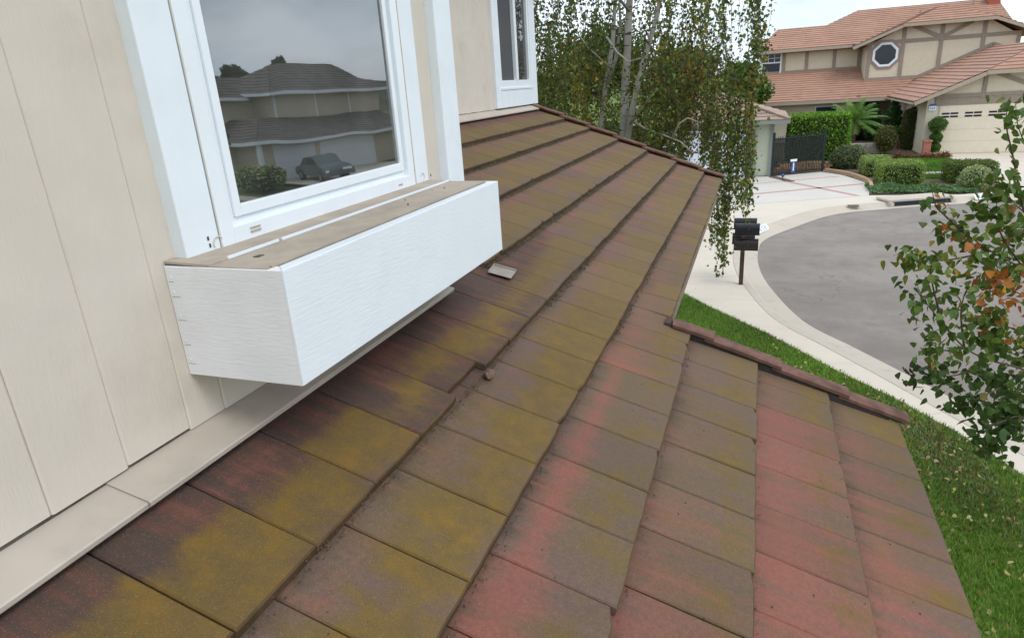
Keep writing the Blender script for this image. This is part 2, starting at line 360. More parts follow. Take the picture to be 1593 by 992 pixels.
# sidewalk: bed, slabs with joints, far apron
grass_edge = smooth_line([(30,-10.2),(15,-5.2),(7.5,-.3),(4.2,4.8),(2.9,7.9),(2.23,9.07),(1.78,9.7),(1.33,10.27),(.82,11.02),(.21,11.86),(-.77,13.07),(-1.34,13.87),(-2.1,14.9),(-2.7,16.4),(-2.9,18.3),(-2.9,20.5)], 6)
sw = struct(MB().poly([(p.x, p.y, G-.03) for p in kb[:96]] + [(-2.9, 22, G-.03)] + [(p.x, p.y, G-.03) for p in reversed(grass_edge)]).build('sidewalk', M['soil']))
def resample(line, n):
    d = [0]
    for a, b in zip(line, line[1:]): d.append(d[-1] + (b-a).length)
    out = []; 
    for k in range(n):
        s = d[-1]*k/(n-1); i = max(j for j in range(len(d)) if d[j] <= s+1e-9); i = min(i, len(line)-2)
        f = (s-d[i])/max(d[i+1]-d[i], 1e-9); out.append(line[i].lerp(line[i+1], f))
    return out
kin = [p for p in kb if p.y < 20.4 or p.x > 30]; kin = kb[:next(i for i, p in enumerate(kb) if p.y > 20.4 and i > 60)]
NS = 26; SUB = 6
ka, ga = resample(kin, NS*SUB+1), resample(grass_edge, NS*SUB+1)
for s in range(NS):
    a = ka[s*SUB:(s+1)*SUB+1]; b = ga[s*SUB:(s+1)*SUB+1]
    a = [p.lerp(q, .003) for p, q in zip(a, b)]
    if (a[0]-a[-1]).length > 1e-6:
        g0 = .006/max((a[0]-a[-1]).length, .1); a[-1] = a[-1].lerp(a[-2], g0*SUB); b[-1] = b[-1].lerp(b[-2], g0*SUB)
    ring = [(p.x, p.y, G-.05) for p in a] + [(p.x, p.y, G-.05) for p in reversed(b)]
    MB().prism(ring, (0, 0, .05)).build('slab', M['walk'], sw)
# the wide apron and the driveway with its brick bands
far_k = kb[next(i for i, p in enumerate(kb) if p.y > 20.4 and i > 60):]
ap = [(p.x, p.y, G-.004) for p in far_k if p.x < 14] + [(14, 28.4, G-.004), (9.0, 27.75, G-.004), (7.9, 26.9, G-.004), (6.6, 26.25, G-.004), (3.83, 26.2, G-.004), (1.6, 25.2, G-.004), (-1.0, 24.2, G-.004), (-2.9, 23.4, G-.004), (-2.9, 20.5, G-.004)]
struct(MB().poly(list(reversed(ap))).build('apron', M['walk']))
drv = [(-6,21.9),(-2.9,23.4),(-1.0,24.2),(1.6,25.2),(3.83,26.2),(4.02,27.45),(4.1,29.36),(3.5,31.44),(2.75,32.5),(.66,31.3),(-6,31.3)]
dw = struct(MB().poly([(x, y, G) for x, y in drv]).build('driveway', M['drive']))
def band(a, b, w=.20): MB().bar((*a, G+.002), (*b, G+.002), w, .008).build('brick_band', M['brickband'], dw)
band((-6.0,23.35),(3.98,28.85)); band((1.1,29.95),(3.46,26.13)); band((-.6,28.9),(3.3,31.0), .10); band((-6,30.4),(-.6,28.9), .12)
struct(MB().poly([(7.6,30.2,G+.001),(9.0,27.75,G+.001),(14,28.4,G+.001),(18.5,28,G+.001),(18.5,38.3,G+.001),(7.7,38.3,G+.001),(8.6,36.3,G+.001),(8.0,33.2,G+.001)]).build('garage_driveway', M['walk']))
struct(MB().poly([(3.83,26.3,G-.006),(6.6,26.3,G-.006),(8.8,27.7,G-.006),(7.6,30.2,G-.006),(8.0,33.2,G-.006),(8.6,36.4,G-.006),(7.7,38.4,G-.006),(7.6,46.2,G-.006),(-6,46.2,G-.006),(-6,31.9,G-.006),(.66,31.6,G-.006),(2.75,32.6,G-.006),(3.5,31.5,G-.006),(4.1,29.4,G-.006)]).build('garden_soil', M['soil']))
yard = struct(MB().poly([(p.x, p.y, G-.008) for p in grass_edge[::3]] + [(-2.9,22,G-.008),(-14,22,G-.008),(-14,-14,G-.008),(30,-14,G-.008)]).build('front_lawn', M['lawn']))

# ------------------------------------------------------------------ our house
house = thing('house', 'beige two-storey house with white window trim and mossy tile roof in the foreground', 'house', (-3, 3, G))
XW = -1.428; XF = -2.9; T = .4; HC = 1.4
def zr(x): return -HC - T*x
wall = MB().box(XW-.16, XW-.03, -3, 1.38, -.95, 2.0).box(XW-.16, XW-.03, 2.62, 3.06, -.95, 2.0).box(XW-.16, XW-.03, 1.38, 2.62, -.95, -.40).box(XW-.16, XW-.03, 1.38, 2.62, 1.02, 2.0) \
    .box(XF+.0, XW-.16, 3.06-.12, 3.06, -.9, 2.0).box(XF-.16, XF-.03, 3.06, 7.70, -.5, 2.0).box(XF-.16, XF-.03, 8.72, 9.0, -.5, 2.0).box(XF-.16, XF-.03, 7.70, 8.72, -.5, .05).box(XF-.16, XF-.03, 7.70, 8.72, 1.22, 2.0).box(-7, XF-.16, 8.85, 8.99, -.5, 2.0).build('wall', M['siding'], house)
def board(x, y0, y1, z0, z1, dp=.0036, cw=.005):
    g = .0002
    m = MB(); pts = [(x-.028, y0+g, 0), (x-dp, y0+g, 0), (x, y0+g+cw, 0), (x, y1-g-cw, 0), (x-dp, y1-g, 0), (x-.028, y1-g, 0)]
    m.prism([(a, b, z0) for a, b, c in pts], (0, 0, z1-z0)); return m.build('siding_board', M['siding'], wall)
yb = [-3.0 + .2*i - .011 for i in range(22)]
for i in range(len(yb)):
    y0 = yb[i]; y1 = y0 + .2
    if y1 > 1.32: y1 = 1.32
    if y0 >= 1.31: break
    z0 = -.832 + random.uniform(-.003, .006)
    board(XW - (.0 if i % 6 else .0015), y0, y1, z0, 2.0)
board(XW, 2.60, 2.89, -.836, 2.0); board(XW, 1.3205, 2.5995, -.836, -.42); board(XW, 1.3205, 2.5995, 1.04, 2.0)
y = 3.12
while y < 7.49:
    y1 = min(y+.13, 7.5); board(XF, y, y1, -.228 + random.uniform(-.001, .004), 2.0, .006, .008); y += .13
MB().box(XW-.03, XW-.006, -3, 3.02, -.862, -.8295).build('gap_strip', M['dark_brown'], wall)  # dark strip filling the gap between siding boards and flashing
# flashing: bent strip, two lapped lengths
def flashing(x0, xt, y0, y1, lift=0.0, name='flashing', topz=None):
    zb_ = zr(x0)+.006+lift; zt = (zr(xt) if topz is None else topz)+lift
    pl_ = [(xt-.024, zt+.03), (xt-.018, zt+.004), (xt, zt), (x0, zb_), (x0+.004, zb_-.004), (x0+.003, zb_-.014)]
    up = [(a, y0, b) for a, b in pl_] + [(a, y1, b) for a, b in pl_]; lo = [(a-.001, y, b-.002) for a, y, b in up]; n = len(pl_); N = 2*n
    f = []
    for i in range(n-1): f += [(i, i+1, n+i+1, n+i), (N+n+i, N+n+i+1, N+i+1, N+i), (i, N+i, N+i+1, i+1), (n+i+1, N+n+i+1, N+n+i, n+i)]
    f += [(0, n, N+n, N), (n-1, N+n-1, N+2*n-1, 2*n-1)]
    return MB().add(up+lo, f).build(name, M['flash'], house)
flashing(-1.312, XW+.002, -3, .945, 0, 'flashing', -.843); flashing(-1.306, XW+.004, .925, 2.66, .006, 'flashing', -.8450)
flashing(-2.785, XF+.004, 3.1, 9.05, 0, 'flashing', -.235)
# return wall of the bay
MB().box(XF, XW-.04, 3.062, 3.09, -.6, 2.0).build('return_siding', M['siding'], house)
# window
win = MB().box(XW-.02, XW+.008, 1.385, 1.405, -.36, 1.04).box(XW-.02, XW+.008, 2.555, 2.575, -.36, 1.04).box(XW-.02, XW+.008, 1.405, 2.555, -.36, -.345).box(XW-.02, XW+.008, 1.405, 2.555, 1.025, 1.04).build('window', M['vinyl'], house)
def frame_ring(name, x0, x1, yo0, yo1, zo0, zo1, w, wb, mat, par, bev=.003):
    m = MB().box(x0, x1, yo0, yo0+w, zo0, zo1).box(x0, x1, yo1-w, yo1, zo0, zo1).box(x0, x1, yo0+w, yo1-w, zo0, zo0+wb).box(x0, x1, yo0+w, yo1-w, zo1-w, zo1)
    return m.build(name, mat, par, bev)
frame_ring('outer_frame', XW-.02, XW+.046, 1.398, 2.548, -.372, 1.03, .052, .052, M['vinyl'], win)
frame_ring('step_frame', XW-.03, XW+.026, 1.450, 2.496, -.321, .978, .030, .022, M['vinyl'], win)
frame_ring('sash', XW-.04, XW+.034, 1.480, 2.485, -.300, .948, .028, .034, M['vinyl'], win)
MB().box(XW+.0186, XW+.0226, 1.508, 2.478, -.266, .92).build('pane', M['glass'], win)
MB().box(XW+.0462, XW+.0480, 1.512, 1.556, -.352, -.346).box(XW+.0462, XW+.0480, 1.512, 1.556, -.341, -.336).box(XW+.0462, XW+.0480, 2.40, 2.43, -.352, -.346).build('weep_hole', M['caulk'], win)
cv = MB(); 
for i in range(26):
    y0 = 2.02 + i*.018; xx = XW - .12 + .02*math.sin(i*1.9); cv.add([(xx, y0, -.3), (XW-.12+.02*math.sin((i+1)*1.9), y0+.018, -.3), (XW-.12+.02*math.sin((i+1)*1.9), y0+.018, 1.0), (xx, y0, 1.0)], [(0,1,2,3)])
cv.build('curtain', M['curtain'], win)
MB().poly([(-4.2,-2.8,-.5),(-4.2,3.0,-.5),(-4.2,3.0,2),(-4.2,-2.8,2)]).poly([(-4.2,2.93,-.5),(-1.6,2.93,-.5),(-1.6,2.93,2),(-4.2,2.93,2)]).poly([(-4.2,-2.8,-.5),(-1.6,-2.8,-.5),(-1.6,-2.8,2),(-4.2,-2.8,2)]).poly([(-4.2,-2.8,-.52),(-1.6,-2.8,-.52),(-1.6,2.9,-.52),(-4.2,2.9,-.52)]).poly([(-4.2,-2.8,1.98),(-1.6,-2.8,1.98),(-1.6,2.9,1.98),(-4.2,2.9,1.98)]).build('interior', M['interior'], house)
# trim boards
MB().box(XW-.01, XW+.042, 1.272, 1.394, -.376, 1.16).build('casing', M['white'], house, .004)
MB().box(XW-.01, XW+.042, 2.560, 2.682, -.376, 1.16).build('casing', M['white'], house, .004)
MB().box(XW-.01, XW+.042, 1.394, 2.560, 1.035, 1.16).build('casing', M['white'], house, .004)
MB().tube([(XW+.043, 1.3965, -.37), (XW+.0425, 1.3965, .3), (XW+.043, 1.3965, 1.03)], .0022, 6).build('caulk_bead', M['seam'], house)
MB().tube([(XW+.040, 2.554, -.372), (XW+.0395, 2.554, .3), (XW+.040, 2.554, 1.03)], .006, 6).build('caulk_bead', M['caulk'], house)
# curl of old caulk and nail holes
MB().tube([(XW+.044, 1.385+.018*math.cos(a), -.352+.018*math.sin(a)) for a in np.linspace(-.6, 3.6, 12)], .0022, 5).build('caulk_curl', M['seam'], house)
MB().tube([(XW+.044, 2.62+.016*math.cos(a), -.345+.016*math.sin(a)) for a in np.linspace(-1.2, 3.0, 12)], .0016, 5).build('caulk_curl', M['seam'], house)
for (yy, zz) in ((1.352, -.358), (1.350, -.338), (2.70, -.362), (2.78, -.366)):
    MB().box(XW+.0415 if yy < 2.69 else XW-.002, XW+.0432 if yy < 2.69 else XW+.002, yy, yy+.006, zz, zz+.011).build('nail_hole', M['dark_brown'], house)
MB().box(XW-.03, XW+.045, 2.888, 3.064, -.80, 2.0).build('corner_board', M['white'], house, .004)
MB().box(XW-.3, XW-.03, 3.0625, 3.104, -.6, 2.0).build('corner_board', M['white'], house, .004)
# window box
X0, X1, Y0, Y1, Z0, Z1 = XW, -1.053, 1.228, 2.682, -.683, -.377
MB().prism([(X1, Y0+.0002, Z0), (X1, Y1-.0002, Z0), (X1-.038, Y1-.0382, Z0), (X1-.038, Y0+.0382, Z0)], (0, 0, Z1-Z0)).build('box_front_board', M['rough_white'], house, .002)
MB().prism([(X0+.001, Y0, Z0), (X1-.0002, Y0, Z0), (X1-.0382, Y0+.038, Z0), (X0+.001, Y0+.038, Z0)], (0, 0, Z1-Z0-.0005)).build('box_end_board', M['rough_white_end'], house, .002)
MB().prism([(X0+.001, Y1, Z0), (X0+.001, Y1-.038, Z0), (X1-.0382, Y1-.038, Z0), (X1-.0002, Y1, Z0)], (0, 0, Z1-Z0-.0005)).build('box_end_board', M['rough_white_end'], house, .002)
MB().box(X0+.001, X1-.0385, Y0+.0405, Y1-.0405, Z0+.02, Z0+.04).build('box_bottom', M['white'], house)
sh = MB().prism([(X0+.002, Y0+.004, Z1+.006), (X0+.002, Y0+.004, Z1+.012), (X0+.15, Y0+.004, Z1+.006), (X0+.15, Y0+.004, Z1-.001)], (0, Y1-Y0-.008, 0)).build('box_shelf', M['shelf'], house)
MB().prism([(X0+.151, Y0+.004, Z1-.001), (X0+.151, Y0+.004, Z1+.003), (X1-.045, Y0+.004, Z1+.001), (X1-.045, Y0+.004, Z1-.003)], (0, Y1-Y0-.008, 0)).build('box_shelf', M['shelf'], house)
MB().box(X0+.147, X0+.153, Y0+.07, 1.50, Z1+.004, Z1+.0115).box(X0+.147, X0+.153, 1.515, Y1-.02, Z1+.004, Z1+.0115).build('shelf_seam', M['white'], sh)
MB().box(X1-.052, X1-.044, Y0+.02, Y1-.02, Z1+.001, Z1+.005).build('shelf_seam', M['shelf'], sh)
for k in range(5):
    px, py = X0+.06+.28*random.random(), Y0+.05+1.35*random.random(); s = random.uniform(.002, .0045)
    MB().box(px, px+s, py, py+s*1.6, Z1+.003, Z1+.008).build('grit', M['dark_brown'] if k % 3 else M['flash'], sh)
MB().box(X0+.205, X0+.222, Y0+.10, Y0+.124, Z1+.001, Z1+.0045).build('nail_hole', M['dark_brown'], sh)
for zz in (Z0+.045, Z0+.10, Z0+.17, Z0+.235, Z1-.03):
    MB().tube([(X0+.016, Y0+.003, zz), (X0+.016, Y0-.0008, zz)], .0035, 8).build('nail_head', M['white'], house)
    MB().box(X0+.008, X0+.008+random.uniform(.01, .03), Y0-.0006, Y0+.0019, zz-.012, zz-.0112).build('paint_crack', M['dark_brown'], house)
# far window of the recessed wall
fw = MB().box(XF-.03, XF+.034, 7.46, 7.62, -.222, 1.40).box(XF-.03, XF+.034, 8.78, 9.02, -.222, 1.40).box(XF-.03, XF+.034, 7.62, 8.78, -.222, -.015).box(XF-.03, XF+.034, 7.62, 8.78, 1.24, 1.40).build('window', M['white'], house, .004)
frame_ring('outer_frame', XF-.03, XF+.026, 7.622, 8.778, -.013, 1.238, .06, .10, M['vinyl'], fw)
MB().box(XF-.02, XF+.03, 8.205, 8.285, .087, 1.178).build('mullion', M['vinyl'], fw, .003)
MB().box(XF-.02, XF-.012, 7.682, 8.205, .087, 1.178).build('insect_screen', M['screen'], fw)
MB().box(XF-.012, XF-.008, 8.285, 8.718, .087, 1.178).build('pane', M['far_glass'], fw)
MB().box(XF+.0, XF+.042, 7.60, 8.80, -.022, .004).build('sill', M['vinyl'], fw, .003)
MB().poly([(-4.6,6.5,-.5),(-4.6,8.84,-.5),(-4.6,8.84,2),(-4.6,6.5,2)]).build('room_back', M['interior'], house)
# upper eaves
MB().prism([(XW+.45, -3, 1.72), (XW+.45, -3, 1.86), (-6, -3, 3.7), (-6, -3, 3.56)], (0, 6.6, 0)).build('upper_eaves', M['wood'], house)
MB().prism([(XF+.45, 3.6, 1.72), (XF+.45, 3.6, 1.86), (-6, 3.6, 3.1), (-6, 3.6, 2.96)], (0, 5.9, 0)).build('upper_eaves', M['wood'], house)
# lower storey under the roof
MB().box(-7, -.2, -3, 3.1, G, -1.75).box(-7, -1.2, 3.1, 8.5, G, -1.75).build('lower_wall', M['siding'], house)

# roof
roof = MB().prism([(-2.95, 3.0, zr(-2.95)-.075), (.70, 3.0, zr(.70)-.075), (.70, 3.0, zr(.70)-.15), (-2.95, 3.0, zr(-2.95)-.15)], (0, .36, 0)) \
    .prism([(-1.6, -3, zr(-1.6)-.075), (.70, -3, zr(.70)-.075), (.70, -3, zr(.70)-.15), (-1.6, -3, zr(-1.6)-.15)], (0, 5.999, 0)) \
    .prism([(-2.95, 3.3601, zr(-2.95)-.075), (-.43, 3.3601, zr(-.43)-.075), (-.43, 3.3601, zr(-.43)-.15), (-2.95, 3.3601, zr(-2.95)-.15)], (0, 5.4, 0)).build('roof', M['dark'], house)
THK, OVL = .030, .07
def tile_mesh(Lt, W, seed, name, g):
    r = random.Random(seed); n = []
    # outline, wobbling, butt edge slightly uneven
    for (x, y) in ((0,0),(.33,0),(.66,0),(1,0),(1,.25),(1,.5),(1,.75),(1,1),(.66,1),(.33,1),(0,1)):
        jx = r.uniform(-.0016, .0012) if x == 1 else 0; jy = r.uniform(-.0008, .0008)
        if x == 1 and y in (0, 1): jx -= r.uniform(.0005, .003) if r.random() > .12 else r.uniform(.008, .02)
        n.append((x*Lt + jx, (g + y*(W-2*g)) + jy))
    k = len(n); c = (Lt/2, W/2); ins = .0045
    inner = []
    for x, y in n: inner.append((x - ins*(1 if x > Lt*.9 else -1 if x < Lt*.1 else 0), y + (ins if y < W*.1 else -ins if y > W*.9 else 0)))
    v = [(x, y, r.uniform(-.0006, .0006)) for x, y in inner] + [(x, y, -.005) for x, y in n] + [(x, y, -THK) for x, y in n]
    v.append((c[0], c[1], r.uniform(-.0015, .0015)))
    f = [(i, (i+1) % k, 3*k) for i in range(k)] + [(k+i, k+(i+1) % k, (i+1) % k, i) for i in range(k)] + [(2*k+i, 2*k+(i+1) % k, k+(i+1) % k, k+i) for i in range(k)]
    me = bpy.data.meshes.new(name); me.from_pydata(v, [], f); me.update(); me.materials.append(M['tile']); return me
XB = [-2.80, -2.43, -2.09, -1.71, -1.33, -.955, -.612, -.272, .069, .415, .745]
#        near offset, width      ochre red dark width-of-red
ROWS = {-2.43: (.05, .272), -2.09: (.18, .272), -1.71: (.0, .272), -1.33: (.13, .272), -.955: (.778, .2775), -.612: (1.183, .2765), -.272: (1.335, .268), .069: (1.734, .270), .415: (2.145, .265), .745: (2.02, .268)}
tcache = {}; MOSS = []
def place_tile(xt, xb, y0, y1, colr, lift=0., slide=0., roll=0.):
    s = 1.0770
    e = (xb-xt)*s; W = y1-y0
    g = .0019 if y0 < 3.0 else .0007; key = (round(e, 2), round(W, 2), random.randrange(5), g)
    if key not in tcache: tcache[key] = tile_mesh(e+OVL, W, hash(key) & 0xffff, 'tile', g)
    o = bpy.data.objects.new('tile', tcache[key]); col.objects.link(o)
    a = Vector((xt, 0, zr(xt)-.034)); b = Vector((xb, 0, zr(xb)+lift)); ax = (b-a).normalized(); ay = Vector((0, 1, 0)); az = ax.cross(ay)
    org = b - ax*(e+OVL-.0015-slide) + ay*y0
    m = Matrix(((ax.x, ay.x, az.x, org.x), (ax.y, ay.y, az.y, org.y), (ax.z, ay.z, az.z, org.z), (0,0,0,1)))
    o.matrix_world = m @ Matrix.Rotation(roll, 4, 'Z'); o.parent = roof; o.color = colr
for i in range(1, len(XB)):
    xt, xb = XB[i-1], XB[i]; off, W = ROWS[xb]
    ystart = 3.115 if xb < -1.2 else -1.5
    yend = 8.80 if xb < -.2 else 3.345
    k0 = math.floor((ystart-off)/W); yy = off + k0*W
    while yy < yend - .02:
        ya, yb_ = max(yy, ystart), min(yy+W, yend)
        if yb_-ya > .03:
            ym = (ya+yb_)/2; xb2 = xb; q = random.random()
            if xb == -.272 and ym > 3.42: xb2 = -.392
            u = random.uniform
            far = min(max((ym-2.6)/1.6, 0), 1)
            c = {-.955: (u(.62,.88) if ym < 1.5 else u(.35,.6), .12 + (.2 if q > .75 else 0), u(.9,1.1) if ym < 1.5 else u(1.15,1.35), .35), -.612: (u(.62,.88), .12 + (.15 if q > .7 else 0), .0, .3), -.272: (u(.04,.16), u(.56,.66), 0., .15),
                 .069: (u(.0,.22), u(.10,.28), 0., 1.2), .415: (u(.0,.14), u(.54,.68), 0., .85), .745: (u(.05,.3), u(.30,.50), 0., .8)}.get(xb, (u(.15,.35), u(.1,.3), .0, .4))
            if xb >= -.7 and xb < .2 and ym > 2.1: c = (c[0]+.30*min(1, (ym-2.1)), c[1]*(.8 if ym < 3 else .6), c[2], c[3])
            if xb == .069 and ym < 1.9: c = (c[0]*.5, c[1]+.22, 0, 1.4)
            if xb == -.272 and ym < 1.4: c = (c[0], c[1]+.06, 0, .22)
            if xb >= .3 and ym > 3.05: c = (.5, .3, 0, .8)
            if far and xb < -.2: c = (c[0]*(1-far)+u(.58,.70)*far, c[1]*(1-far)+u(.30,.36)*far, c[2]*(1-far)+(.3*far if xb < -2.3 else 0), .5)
            lift = random.uniform(-.0016, .0012); slide = random.uniform(-.0025, .0025)
            if xb == -.955 and abs(ym-2.03) < .12: slide = -.042
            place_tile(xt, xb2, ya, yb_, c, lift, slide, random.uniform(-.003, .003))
        yy += W
# rake tiles
def rake_piece(xa, xb, y, za_off, zb_off, w, name='rake_tile', drop=.055, th=.016):
    a = (xa, zr(xa)+za_off); b = (xb, zr(xb)+zb_off)
    prof = [(-w*.55, -.012), (-w*.55, th*.6), (-w*.2, th), (w*.4, th), (w*.45, th*.5), (w*.45, -drop), (w*.45-.016, -drop), (w*.45-.016, -.012)]
    vs_ = [(a[0], y+p, a[1]+q) for p, q in prof] + [(b[0], y+p, b[1]+q) for p, q in prof]; n = len(prof)
    return MB().add(vs_, [tuple(reversed(range(n))), tuple(range(n, 2*n))] + [(i, (i+1) % n, n+(i+1) % n, n+i) for i in range(n)]).build(name, M['rake'], roof, .003)
rk = [-.40, -.155, .185, .51, .79]
for i in range(4): rake_piece(rk[i]-(.05 if i else -.03), rk[i+1], 3.385+.004*i, .006, .026, .095)
rk = [-2.86, -2.46, -2.10, -1.74, -1.36, -.99, -.65, -.37]
for i in range(7): rake_piece(rk[i]-.04, rk[i+1], 8.84 - .012*i, .010, .034, .11)
MB().box(-.415, -.38, 3.35, 3.44, zr(-.41)-.09, zr(-.41)+.002).build('rake_end_cap', M['post'], roof, .006)
MB().prism([(-.40, 3.349, zr(-.40)-.07), (.70, 3.349, zr(.70)-.07), (.70, 3.349, zr(.70)+.002), (-.40, 3.349, zr(-.40)+.002)], (0, .05, 0)).build('rake_closure', M['dark'], roof)
# eave fascia
MB().box(.655, .685, -3, 3.33, zr(.70)-.30, zr(.70)-.062).build('fascia', M['wood'], roof)
MB().box(-.475, -.445, 3.36, 8.75, zr(-.43)-.27, zr(-.43)-.062).build('fascia', M['wood'], roof)
# loose bits on the roof
ft = thing('metal_flap', 'small square grey metal flap lying on the tiles under the window box corner', 'metal sheet', (-1.235, 3.115, zr(-1.235)))
m = Matrix.Translation((-1.235, 3.115, zr(-1.235)-.010)) @ Matrix.Rotation(R(16), 4, 'Y') @ Matrix.Rotation(R(7), 4, 'Z')
m = m @ Matrix.Scale(.86, 4)
MB(m).box(-.075, .075, -.075, .075, 0, .006).build('plate', M['metal_tab'], ft, .002)
MB(m).box(-.075, .075, .062, .075, .0062, .013).build('rim', M['metal_tab'], ft); MB(m).box(-.074, -.066, -.07, .06, .0062, .011).build('rim', M['metal_tab'], ft)
def rock(name, c, s, mat, seed, parent=None):
    r = random.Random(seed); import bmesh
    bm = bmesh.new(); bmesh.ops.create_icosphere(bm, subdivisions=2, radius=1)
    for v in bm.verts: v.co = Vector((v.co.x*s[0], v.co.y*s[1], v.co.z*s[2]))*(1+r.uniform(-.18, .18)) + Vector(c)
    me = bpy.data.meshes.new(name); bm.to_mesh(me); bm.free(); return link(name, me, mat, parent)
rb = rock('tile_fragment', (-.925, 2.125, zr(-.925)-.008), (.020, .026, .02), M['rubble'], 3); tag(rb, 'broken chunk of brown tile lying in the step of the roof', 'tile fragment')
# moss and grit caught along the steps (one mass)
mv, mf = [], []
def clump(c, s):
    o = len(mv); a = random.random()*6.28
    for k in range(5):
        g = a + k*1.2566; mv.append((c[0]+s*math.cos(g)*random.uniform(.6, 1.2), c[1]+s*1.6*math.sin(g)*random.uniform(.6, 1.2), c[2]-s*.3))
    mv.append((c[0], c[1], c[2]+s*random.uniform(.5, 1.0)))
    for k in range(5): mf.append((o+k, o+(k+1) % 5, o+5))
for xb in XB[1:-1]:
    y0, y1 = (3.12, 8.75) if xb < -1.2 else (-1.0, 8.75) if xb < -.3 else (-1.0, 3.3)
    dens = {-.955: 260, -.612: 110, -.272: 60, .069: 20, .415: 15}.get(xb, 330)
    y = y0; ph = random.random()*9
    while y < y1:
        y += random.expovariate(dens*(2.6 if y > 3 and xb < -.3 else 1))
        amt = .5 + .5*math.sin(y*5.3+ph)*math.sin(y*2.1+ph*2)
        if random.random() > .35 + .75*amt: continue
        s = random.uniform(.0012, .0042)*(1.25 if y > 3 else .8); dx = abs(random.gauss(0, .007 if y < 3 else .011))
        clump((xb+.004+dx, y, zr(xb+dx)-.032+.006*(1 if dx < .01 else 0)), s)
        if random.random() < .5 and xb < -.5: clump((xb+.002, y, zr(xb)-random.uniform(.008, .03)), s*.9)
    for k in range(int((y1-y0)*9)):      # sparse grit over the course
        yy = random.uniform(y0, y1); f = random.random(); xx = xb + f*.33
        clump((xx, yy, zr(xb)-.033 + (zr(xb+.34)-zr(xb)+.033)*f*.97 + .001), random.uniform(.0015, .0035))
me = bpy.data.meshes.new('moss'); me.from_pydata(mv, [], mf); me.update()
mo = link('moss', me, M['moss']); stuff(mo); tag(mo, 'brown moss and grit caught along the steps of the tile roof', 'moss')

# ------------------------------------------------------------------ roofs in courses for the other buildings
def clip(poly, k, val, keep_ge):
    out = []
    for i in range(len(poly)):
        a, b = poly[i], poly[(i+1) % len(poly)]; da, db = a[k]-val, b[k]-val
        if not keep_ge: da, db = -da, -db
        if da >= 0: out.append(a)
        if (da >= 0) != (db >= 0):
            f = da/(da-db); out.append((a[0]+(b[0]-a[0])*f, a[1]+(b[1]-a[1])*f))
    return out
def course_roof(name, pts, mat, parent, e=.36, th=.035, Mx=None, base=.05):
    """pts: planar polygon, first edge = eave"""
    P = [Vector(p) for p in pts]; O = P[0]; a = (P[1]-P[0]).normalized(); nrm = Vector((0, 0, 0))
    for i in range(len(P)): nrm += P[i].cross(P[(i+1) % len(P)])
    nrm.normalize(); 
    if nrm.z < 0: nrm = -nrm
    b = nrm.cross(a)
    if b.z < 0: b = -b
    q = [((p-O).dot(a), (p-O).dot(b)) for p in P]
    mb = MB(Mx); bmax = max(y for x, y in q); i = 0
    def at(x, y, h): return tuple(O + a*x + b*y + nrm*h)
    while i*e < bmax-1e-4:
        c = clip(clip(q, 1, i*e, True), 1, (i+1)*e, False)
        if len(c) >= 3:
            mb.poly([at(x, y, base + th*(1-(y-i*e)/e)) for x, y in c])
            xs = [x for x, y in c if abs(y-i*e) < 1e-6]
            if len(xs) >= 2: mb.poly([at(min(xs), i*e, base-.03), at(max(xs), i*e, base-.03), at(max(xs), i*e, base+th), at(min(xs), i*e, base+th)])
        i += 1
    mb.poly([at(x, y, 0) for x, y in reversed(q)])
    return mb.build(name, mat, parent)

# ------------------------------------------------------------------ house across the street
nb = thing('neighbour_house', 'cream half-timbered two-storey house with pink tile roofs across the street', 'house', (7, 46, G))
W1 = MB()
W1.box(7.67, 17.3, 38.3, 48.0, G, -1.75)                                   # garage body
W1.prism([(7.67, 38.3, -1.75), (17.3, 38.3, -1.75), (15.1, 38.3, -.72), (9.9, 38.3, -.72)], (0, 9.7, 0))
W1.box(-.1, 5.5, 46.2, 56, G, -1.7); W1.box(5.5, 7.67, 48.2, 56, G, -1.2)
W1.box(-.1, 14.0, 50.2, 58, -1.6, 1.15)                                    # upper floor, wing
W1.box(6.0, 13.8, 48.0, 56, -1.6, 1.0)
W1.prism([(6.0, 48.0, 1.0), (13.8, 48.0, 1.0), (12.2, 48.0, 1.98), (7.9, 48.0, 1.98)], (0, 6, 0))
nw = W1.build('wall', M['stucco'], nb)
for nm, pts in (('lower', [(-.35,45.5,-1.95),(7.35,45.5,-1.95),(8.75,48.0,-1.05),(6.05,48.0,-1.05),(6.05,50.2,-.258),(-.35,50.2,-.258)]),
                ('garage_left', [(7.05,48.1,-1.9),(7.05,37.8,-1.9),(9.87,37.8,-.67),(12.5,40.4,.478),(12.5,48.1,.478)]),
                ('garage_hip', [(9.87,37.8,-.67),(15.13,37.8,-.67),(12.5,40.4,.478)]),
                ('garage_right', [(17.95,37.8,-1.9),(17.95,48.1,-1.9),(12.5,48.1,.478),(12.5,40.4,.478),(15.13,37.8,-.67)]),
                ('main', [(-.35,49.6,1.18),(14.2,49.6,1.18),(14.2,55.3,3.46),(6.0,55.3,3.46),(3.95,53.1,2.58),(.9,53.1,2.58)]),
                ('main_hip', [(-.35,56.5,1.18),(-.35,49.6,1.18),(.9,53.1,2.58)]),
                ('gable_left', [(5.16,56,.99),(5.16,47.4,.99),(7.77,47.4,2.06),(10.05,49.7,2.995),(10.05,56,2.995)]),
                ('gable_hip', [(7.77,47.4,2.06),(12.33,47.4,2.06),(10.05,49.7,2.995)]),
                ('gable_right', [(14.94,47.4,.99),(14.94,56,.99),(10.05,56,2.995),(10.05,49.7,2.995),(12.33,47.4,2.06)])):
    course_roof('roof', pts, M['roof_pink'], nb)
def beam(a, b, w=.17, d=.05, mat='timber', name='beam', par=nb): return MB().bar(a, b, w, d, (0, -1, 0)).build(name, M[mat], par)
yw = 47.97
